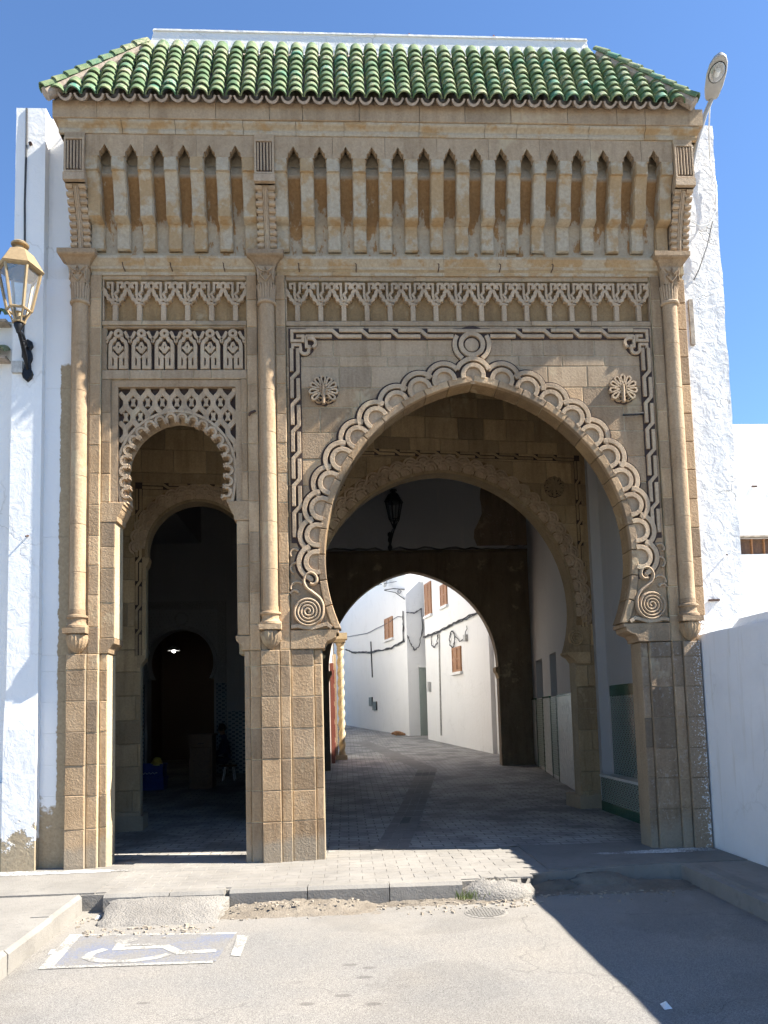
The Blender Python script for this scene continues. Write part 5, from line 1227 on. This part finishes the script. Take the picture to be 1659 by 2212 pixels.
for z in (6.08, 5.66):
    for i in range(5): o = link('eave_tile', tiles[i % 4], None, ll, rot=(R_(30), 0, 0)); o.location = (-3.72-.165*i, -.03, z); o.matrix_parent_inverse = INV[ll.name]
    MB().box(-6., -3.65, .0, .14, z-.05, z-.02).build('eave_ledge', 'clay', ll)
MB().box(-3.95, -3.585, -.02, .14, -.05, 1.0).build('wall_step', 'plaster_peel', ll)
rtw = thing('white_tower', (4.3, .5, 0), 'rough white plastered tower rising behind the right end of the gate', 'building')
rr_ = random.Random(2); nz, nx = 60, 8; v = []; f = []
for j in range(nz+1):
    for i in range(nx+1):
        z = -.05+8.6*j/nz; x = 3.95+.60*i/nx-(.02*rr_.random() if i == nx else 0); v.append((x, .12+rr_.uniform(-.008, .008), z))
for j in range(nz):
    for i in range(nx): f.append((j*(nx+1)+i, j*(nx+1)+i+1, (j+1)*(nx+1)+i+1, (j+1)*(nx+1)+i))
MB().add(v, f).build('wall', 'plaster_rough', rtw, smooth=80); MB().box(4.05, 4.535, .13, 3, -.05, 8.54).build('tower_body', 'plaster', rtw)
MB().tube([(4.36, .11, 3.32), (4.33, .03, 3.30)], .008, 5).build('iron_peg', 'rust', rtw); MB().box(4.12, 4.24, .09, .12, 2.79, 2.81).build('iron_cramp', 'rust', rtw)
MB().box(4.10, 4.15, .09, .125, 5.8, 6.35).build('plaster_scar', 'rubble', rtw)
rf = thing('white_house', (8, 4, 0), 'white house beyond the wall on the right with a narrow wooden window', 'building')
fm = MB(); fm.box(4.6, 14, 4., 9, -.05, 4.12); fm.box(4.6, 14, 4., 9, 4.40, 6.36); fm.box(4.6, 6.64, 4., 9, 4.12, 4.40); fm.box(7.7, 14, 4, 9, 4.12, 4.40); fm.build('wall', 'plaster', rf)
MB().box(6.64, 7.7, 4.10, 4.14, 4.12, 4.40).build('window', 'wood', rf)
for k in range(5): MB().box(6.66+k*.21, 6.68+k*.21, 4.07, 4.10, 4.13, 4.39).build('window_board', 'shutter_wood', rf)
MB().box(6.6, 7.75, 3.95, 4.02, 4.40, 4.43).build('window_lintel', 'rubble', rf)
for i in range(4): MB().tube([(6.9+i*.35, 4.0, 5.28), (6.98+i*.35, 3.97, 5.27)], .015, 5).build('iron_peg', 'rust', rf)
bw = thing('boundary_wall', (4.0, -4, 0), 'plain white plastered wall running toward the viewer on the right', 'wall')
n = 40; v = []; f = []
prof_ = [(3.92, -.05), (3.92, 2.36), (3.935, 2.395), (4.12, 2.40), (4.12, -.05)]
for i in range(n+1):
    y = .04-i*8.5/n
    for x, z in prof_: v.append((x+.004*math.sin(i*1.7)+(.0 if x > 4 else 0), y, z+(.006*math.sin(i*.9) if z > 2 else 0)))
k = len(prof_)
for i in range(n): f += [(i*k+j, i*k+j+1, (i+1)*k+j+1, (i+1)*k+j) for j in range(k-1)]
f += [tuple(range(k))]; MB().add(v, f).build('wall', 'plaster_wall', bw, smooth=30)
MB().add([(4.06, -.42, 2.39), (4.07, -.62, 2.50), (4.07, -8.5, 2.50), (4.06, -8.5, 2.39), (4.4, -.42, 2.39), (4.4, -.62, 2.50), (4.4, -8.5, 2.50), (4.4, -8.5, 2.39)], [(0,1,2,3),(4,5,6,7),(0,4,5,1),(1,5,6,2)]).build('coping', 'plaster_wall', bw)
MB().box(4.121, 4.4, -8.5, -.42, -.05, 2.385).build('wall_back', 'plaster', bw)

# ================================================================ STREET LAMP
sl_ = thing('street_lamp', (4.1, .1, 7.2), 'grey street lamp on a curved arm fixed above the right corner', 'street lamp')
MB().tube([(4.06, .11, 6.9), (4.07, -.0, 7.25), (4.10, -.10, 7.65), (4.17, -.19, 8.05), (4.255, -.27, 8.36), (4.31, -.33, 8.50)], [.030, .030, .030, .028, .026, .026], 12).build('arm', 'lamp_grey', sl_, smooth=60)
B0, B1 = Vector((4.31, -.33, 8.50)), Vector((4.175, -.80, 8.56)); ax = (B1-B0).normalized(); sx_ = ax.cross(Vector((0, 0, 1))).normalized(); uz = sx_.cross(ax)
st_ = [(.0, .055, .045), (.03, .075, .06), (.15, .098, .075), (.32, .108, .078), (.44, .095, .068), (.51, .066, .05), (.545, .03, .03)]
mb = MB(); nn = 12
for s, w_, h_ in st_:
    c = B0+ax*s
    for q in range(nn): a = math.pi*q/(nn-1); mb.v.append(c+sx_*(w_*math.cos(a))+uz*(h_*math.sin(a)))
    for q in range(3): mb.v.append(c+sx_*(-w_*.92+w_*.92*q)-uz*.012)
kk = nn+3
for i in range(len(st_)-1): mb.f += [(i*kk+q, i*kk+(q+1) % kk, (i+1)*kk+(q+1) % kk, (i+1)*kk+q) for q in range(kk)]
mb.f += [tuple(range(kk)), tuple(range((len(st_)-1)*kk, len(st_)*kk))]; mb.build('housing', 'lamp_grey', sl_, smooth=50)
ring_ = []; bowl = MB()
cB = B0+ax*.345-uz*.0125
for j, (sc2, dz) in enumerate(((1., 0), (.97, -.012), (.80, -.03), (.45, -.042), (.02, -.046))):
    for q in range(24): a = 2*math.pi*q/24; bowl.v.append(cB+sx_*(.082*sc2*math.cos(a))+ax*(.125*sc2*math.sin(a))+uz*dz)
for j in range(4): bowl.f += [(24*j+q, 24*j+(q+1) % 24, 24*j+24+(q+1) % 24, 24*j+24+q) for q in range(24)]
bowl.build('lens', 'glass', sl_, smooth=60)
rg = MB(); rg.tube([cB+sx_*(.084*math.cos(2*math.pi*q/24))+ax*(.128*math.sin(2*math.pi*q/24)) for q in range(25)], .005, 5); rg.build('lens_rim', 'iron', sl_)
rf_ = MB(); rf_.tube([cB-ax*.03, cB+ax*.05-uz*.015], .03, 10); rf_.build('lamp_bulb', 'white_metal', sl_)
MB().tube([(4.30, -.30, 8.42), (4.38, -.1, 8.3), (4.47, .09, 8.1), (4.52, .08, 7.75), (4.50, .08, 7.45), (4.40, .07, 7.27), (4.28, .05, 7.22), (4.10, .02, 7.30)], .008, 6).build('cable', 'white_metal', sl_)
MB().tube([(4.44, .07, 7.30), (4.36, .08, 7.0), (4.25, .09, 6.72), (4.19, .11, 6.60)], .006, 5).build('cable', 'cable', sl_)

# ================================================================ STREET BEYOND
def shutter(parent, o, u, s0, s1, z0, z1, nr, louvre=True, frame_mt='plaster_street'):
    # o,u: wall origin and direction; nr: outward normal
    def P3(s, d, z): q = o+u*s+nr*d; return (q.x, q.y, z)
    def bx(mb, a, b, d0, d1, za, zb): mb.add([P3(a, d0, za), P3(b, d0, za), P3(b, d1, za), P3(a, d1, za), P3(a, d0, zb), P3(b, d0, zb), P3(b, d1, zb), P3(a, d1, zb)], [(0,1,5,4),(1,2,6,5),(2,3,7,6),(3,0,4,7),(4,5,6,7),(3,2,1,0)])
    mb = MB(); bx(mb, s0, s1, .0, .03, z0, z1); w_o = mb.build('window', 'shutter_wood', parent)
    mid = (s0+s1)/2; rail = MB()
    for a, b in ((s0, mid-.008), (mid+.008, s1)):
        for (p, q, r0, r1) in ((a, a+.05, z0, z1), (b-.05, b, z0, z1), (a+.05, b-.05, z0, z0+.06), (a+.05, b-.05, z1-.06, z1), (a+.05, b-.05, (z0+z1)/2-.03, (z0+z1)/2+.03)): bx(rail, p, q, .031, .055, r0, r1)
    rail.build('shutter_frame', 'shutter_wood', w_o)
    if louvre:
        sl2 = MB(); n_ = int((z1-z0)/.055)
        for k in range(n_): z = z0+.05+k*.055; bx(sl2, s0+.06, s1-.06, .031, .045, z, z+.03)
        sl2.build('louvre', 'shutter_wood', w_o)
    sg = MB(); bx(sg, s0-.08, s1+.08, .0, .10, z0-.09, z0-.005); sg.build('sill', 'plaster_street', w_o)
    return w_o
def V2(x, y): return Vector((x, y))
def outward(a, b):
    u = (b-a).normalized(); n_ = V2(u.y, -u.x); return u, (n_ if n_.dot(V2(0, -8.25)-a) > 0 else -n_)
sa = thing('street_house', (5, 16, .5), 'white street house on the right with three brown shuttered windows', 'house')
A0, A1 = V2(4.15, 13.5), V2(3.03, 20.3); ua, na = outward(A0, A1)
MB().prism_z([(4.15, 13.5), (3.03, 20.3), (3.33, 22.7), (9, 24), (9, 13.55)], .2, 7.3).build('wall', 'plaster_street', sa)
MB().box(4.28, 9, 10.52, 13.56, .0, 5.6).build('side_yard_wall', 'plaster_street', sa)
shutter(sa, A0, ua, 5.80, 6.65, 5.25, 6.45, na); shutter(sa, A0, ua, 3.85, 4.6, 5.30, 6.05, na); shutter(sa, A0, ua, 2.55, 3.45, 2.95, 3.76, na)
def on(o, u, nr, s, z, d=.03): q = o+u*s+nr*d; return (q.x, q.y, z)
r = random.Random(6)
def bundle(parent, o, u, nr, pts, n, name='cable_bundle', rad=.014, amp=.05):
    mb = MB(); P_ = []
    for (s0, z0), (s1, z1) in zip(pts[:-1], pts[1:]):
        for k in range(5): P_.append((s0+(s1-s0)*k/5, z0+(z1-z0)*k/5))
    P_.append(pts[-1])
    for i in range(n): mb.tube([on(o, u, nr, s+r.uniform(-.03, .03), z+r.uniform(-amp, amp), .03+r.uniform(0, .05)) for s, z in P_], rad, 5)
    return mb.build(name, 'cable', parent)
bundle(sa, A0, ua, na, [(6.92, 4.50), (5.26, 4.47), (3.6, 4.53), (2.28, 4.55), (.2, 4.6)], 5)
bundle(sa, A0, ua, na, [(5.87, 4.45), (5.8, 4.1), (5.5, 3.98), (5.1, 4.1), (4.95, 4.4)], 2, amp=.01)
bundle(sa, A0, ua, na, [(3.33+.28*math.cos(k*.7), 4.05+.28*math.sin(k*.7)) for k in range(19)], 1, amp=.01, name='cable_coil'); bundle(sa, A0, ua, na, [(3.1, 4.2), (2.6, 3.9), (2.0, 3.92), (1.75, 4.3)], 1, amp=.01)
MB().tube([on(A0, ua, na, 4.92, 4.4), on(A0, ua, na, 5.0, 3.2), on(A0, ua, na, 5.08, .85)], .03, 8).build('drain_pipe', 'grey_box', sa)
def wbox(parent, o, u, nr, s0, s1, z0, z1, d, name, mt):
    mb = MB(); c = [on(o, u, nr, s, z, dd) for dd in (0, d) for s, z in ((s0, z0), (s1, z0), (s1, z1), (s0, z1))]; mb.add(c, [(4,5,6,7),(0,1,5,4),(1,2,6,5),(2,3,7,6),(3,0,4,7)]); return mb.build(name, mt, parent)
wbox(sa, A0, ua, na, 1.85, 2.05, 3.85, 4.05, .10, 'meter_box', 'grey_box'); wbox(sa, A0, ua, na, 6.25, 6.45, 2.43, 2.78, .10, 'meter_box', 'grey_box')
sb = thing('street_house', (1, 28, 1), 'far white street house with one brown shutter and a tiled doorway', 'house')
B0_, B1_ = V2(2.52, 22.5), V2(-1.75, 40.6); ub, nb_ = outward(B0_, B1_); N0, N1 = V2(2.52, 22.5), V2(3.9, 23.03); un, nn_ = outward(N0, N1)
MB().prism_z([(2.52, 22.5), (3.9, 23.03), (9, 24), (9, 42), (-1.75, 40.6)], .3, 9.5).build('wall', 'plaster_street', sb)
shutter(sb, B0_, ub, 1.85, 3.05, 4.92, 5.85, nb_, False)
bundle(sb, B0_, ub, nb_, [(10.65, 5.2), (9.12, 4.9), (5.5, 4.6), (2.0, 4.48), (.26, 4.6), (.24, 5.8)], 5); bundle(sb, B0_, ub, nb_, [(10.4, 5.84), (6, 5.55), (3.3, 5.6), (1., 5.7), (.3, 5.6)], 1, amp=.01)
bundle(sb, N0, un, nn_, [(.0, 5.75), (.35, 5.72), (.69, 5.93), (.73, 5.1), (.5, 4.35), (.32, 4.2), (.12, 4.5), (.03, 4.8)], 2, amp=.02)
for s0, s1, z0, z1 in ((5.45, 5.99, 2.06, 2.47), (4.70, 5.37, 1.85, 2.25)): wbox(sb, B0_, ub, nb_, s0, s1, z0, z1, .06, 'meter_box', 'iron')
MB().tube([on(B0_, ub, nb_, 5.46, 5.1), on(B0_, ub, nb_, 5.4, 4.2), on(B0_, ub, nb_, 5.34, 3.4)], .03, 6).build('drain_pipe', 'cable', sb)
d_ = wbox(sb, N0, un, nn_, .50, .84, .74, 3.5, .04, 'door', 'zellij_small'); wbox(sb, N0, un, nn_, .86, .98, .74, 3.5, .05, 'door_leaf', 'wood'); wbox(sb, N0, un, nn_, .45, 1.0, 3.5, 3.62, .09, 'door_lintel', 'plaster_street')
lm = thing('street_lantern', on(B0_, ub, nb_, .1, 6.5), 'small lantern on a scrolled bracket at the far street corner', 'lantern')
a_, b_ = Vector(on(B0_, ub, nb_, .06, 6.7)), Vector(on(B0_, ub, nb_, 2.0, 7.0, .3))
mb = MB(); mb.tube([a_, a_.lerp(b_, .5)+Vector((0, 0, .05)), b_], .02, 6); mb.tube([a_+Vector((0, 0, -.4)), a_.lerp(b_, .45)+Vector((0, 0, -.12)), b_+Vector((0, 0, -.02))], .018, 6)
mb.tube([a_.lerp(b_, .25)+Vector((math.cos(k*.5)*.10*(1-k/30), 0, -.1+math.sin(k*.5)*.10*(1-k/30))) for k in range(24)], .012, 5); mb.build('bracket', 'iron', lm)
MB().lathe([(.0, -.25), (.08, -.2), (.18, .2), (.19, .22), (.05, .34), (0, .42)], (b_.x, b_.y, b_.z+.35), 6).build('lamp_head', 'white_metal', lm)
MB().tube([(.9, 26., 7.35), (1.8, 24.2, 7.25), (3.1, 22.6, 7.2)], .012, 5).build('overhead_wire', 'cable', label='thin overhead wire crossing the far street', cat='wire')
sc2 = thing('street_house', (-1, 13, .4), 'house with an ornate red door beside a twisted golden column', 'house')
MB().prism_z([(-.52, 10.78), (-.30, 13.35), (-1.3, 13.36), (-1.3, 10.78)], .1, 6.5).build('wall', 'marble', sc2)
MB().prism_z([(-.40, 13.37), (-.9, 20.), (-3.2, 33), (-9, 33), (-9, 14.7), (-1.3, 14.7), (-1.3, 13.37)], .1, 7.5).build('bounce_wall', 'plaster_street', sc2)  # unseen street side, added long and white to bounce sun onto facing houses
cc = (-.13, 13.12); zf = street_z(13.1)
tw = MB(); n_, m_ = 16, 90; H_ = 2.95
for j in range(m_+1):
    z = H_*j/m_
    for k in range(n_):
        a = 2*math.pi*k/n_; rr2 = .085+.018*math.cos(2*(a-z*11)); tw.v.append((cc[0]+rr2*math.cos(a), cc[1]+rr2*math.sin(a), zf+.12+z))
tw.f = [(j*n_+k, j*n_+(k+1) % n_, (j+1)*n_+(k+1) % n_, (j+1)*n_+k) for j in range(m_) for k in range(n_)]
tw.build('twisted_column', 'gold_stone', sc2, smooth=60)
MB().box(cc[0]-.2, cc[0]+.14, cc[1]-.16, cc[1]+.16, zf-.05, zf+.12).build('column_foot', 'gold_stone', sc2)
cpz = MB(); cpz.lathe([(.09, 0), (.10, .04), (.09, .08), (.13, .16), (.12, .2)], (cc[0], cc[1], zf+3.05), 14); cpz.box(cc[0]-.22, cc[0]+.15, cc[1]-.18, cc[1]+.18, zf+3.25, zf+3.33); cpz.box(cc[0]-.25, cc[0]+.20, cc[1]-.24, cc[1]+.24, zf+3.33, zf+3.50); cpz.build('column_capital', 'gold_stone', sc2)
MB().box(-.40, -.315, 12.0, 12.75, zf-.05, zf+2.6).build('door', 'red_door', sc2)
MB().box(-.32, -.25, 12.78, 12.98, zf, zf+2.9).build('door_jamb', 'gold_stone', sc2)
for k in range(5): MB().box(-.318, -.295, 12.08, 12.68, zf+.15+k*.48, zf+.50+k*.48).build('door_panel', 'red_door', sc2)
# sleeping dog
dg_ = thing('dog', (2.0, 23.0, street_z(23.)), 'brown dog curled up asleep against the far white wall', 'dog')
dch = [[('hip', (.20, .02, .11), .105), ('back', (.06, .09, .12), .11), ('rib', (-.10, .06, .12), .115), ('shl', (-.20, -.02, .10), .085), ('nck', (-.24, -.09, .10), .06), ('hd', (-.19, -.17, .08), .06), ('muz', (-.10, -.20, .05), .032), ('nos', (-.06, -.21, .045), .02)],
       [('hip', None, None), ('thi', (.18, -.10, .07), .06), ('hoc', (.05, -.13, .04), .03), ('paw', (-.02, -.14, .03), .026)], [('hip', None, None), ('tl1', (.30, -.03, .06), .025), ('tl2', (.26, -.16, .03), .02), ('tl3', (.10, -.22, .025), .014)],
       [('shl', None, None), ('elb', (-.12, -.12, .05), .04), ('fpw', (-.02, -.10, .03), .026)], [('hd', None, None), ('ear', (-.24, -.20, .125), .02), ('er2', (-.25, -.22, .15), .01)], [('hd', None, None), ('eb', (-.16, -.13, .13), .02), ('eb2', (-.155, -.125, .155), .01)]]
dd = {}
for ch in dch:
    for k, co, ra in ch:
        if co is not None: dd[k] = (co, ra)
dch = [[(k, *dd[k]) for k, _, _ in ch] for ch in dch]
skinned('body', dch, None, ['dog_fur'], lambda c: 0, dg_, (2.08, 22.95, street_z(22.95)-.0), R_(8), 2, 1.0)
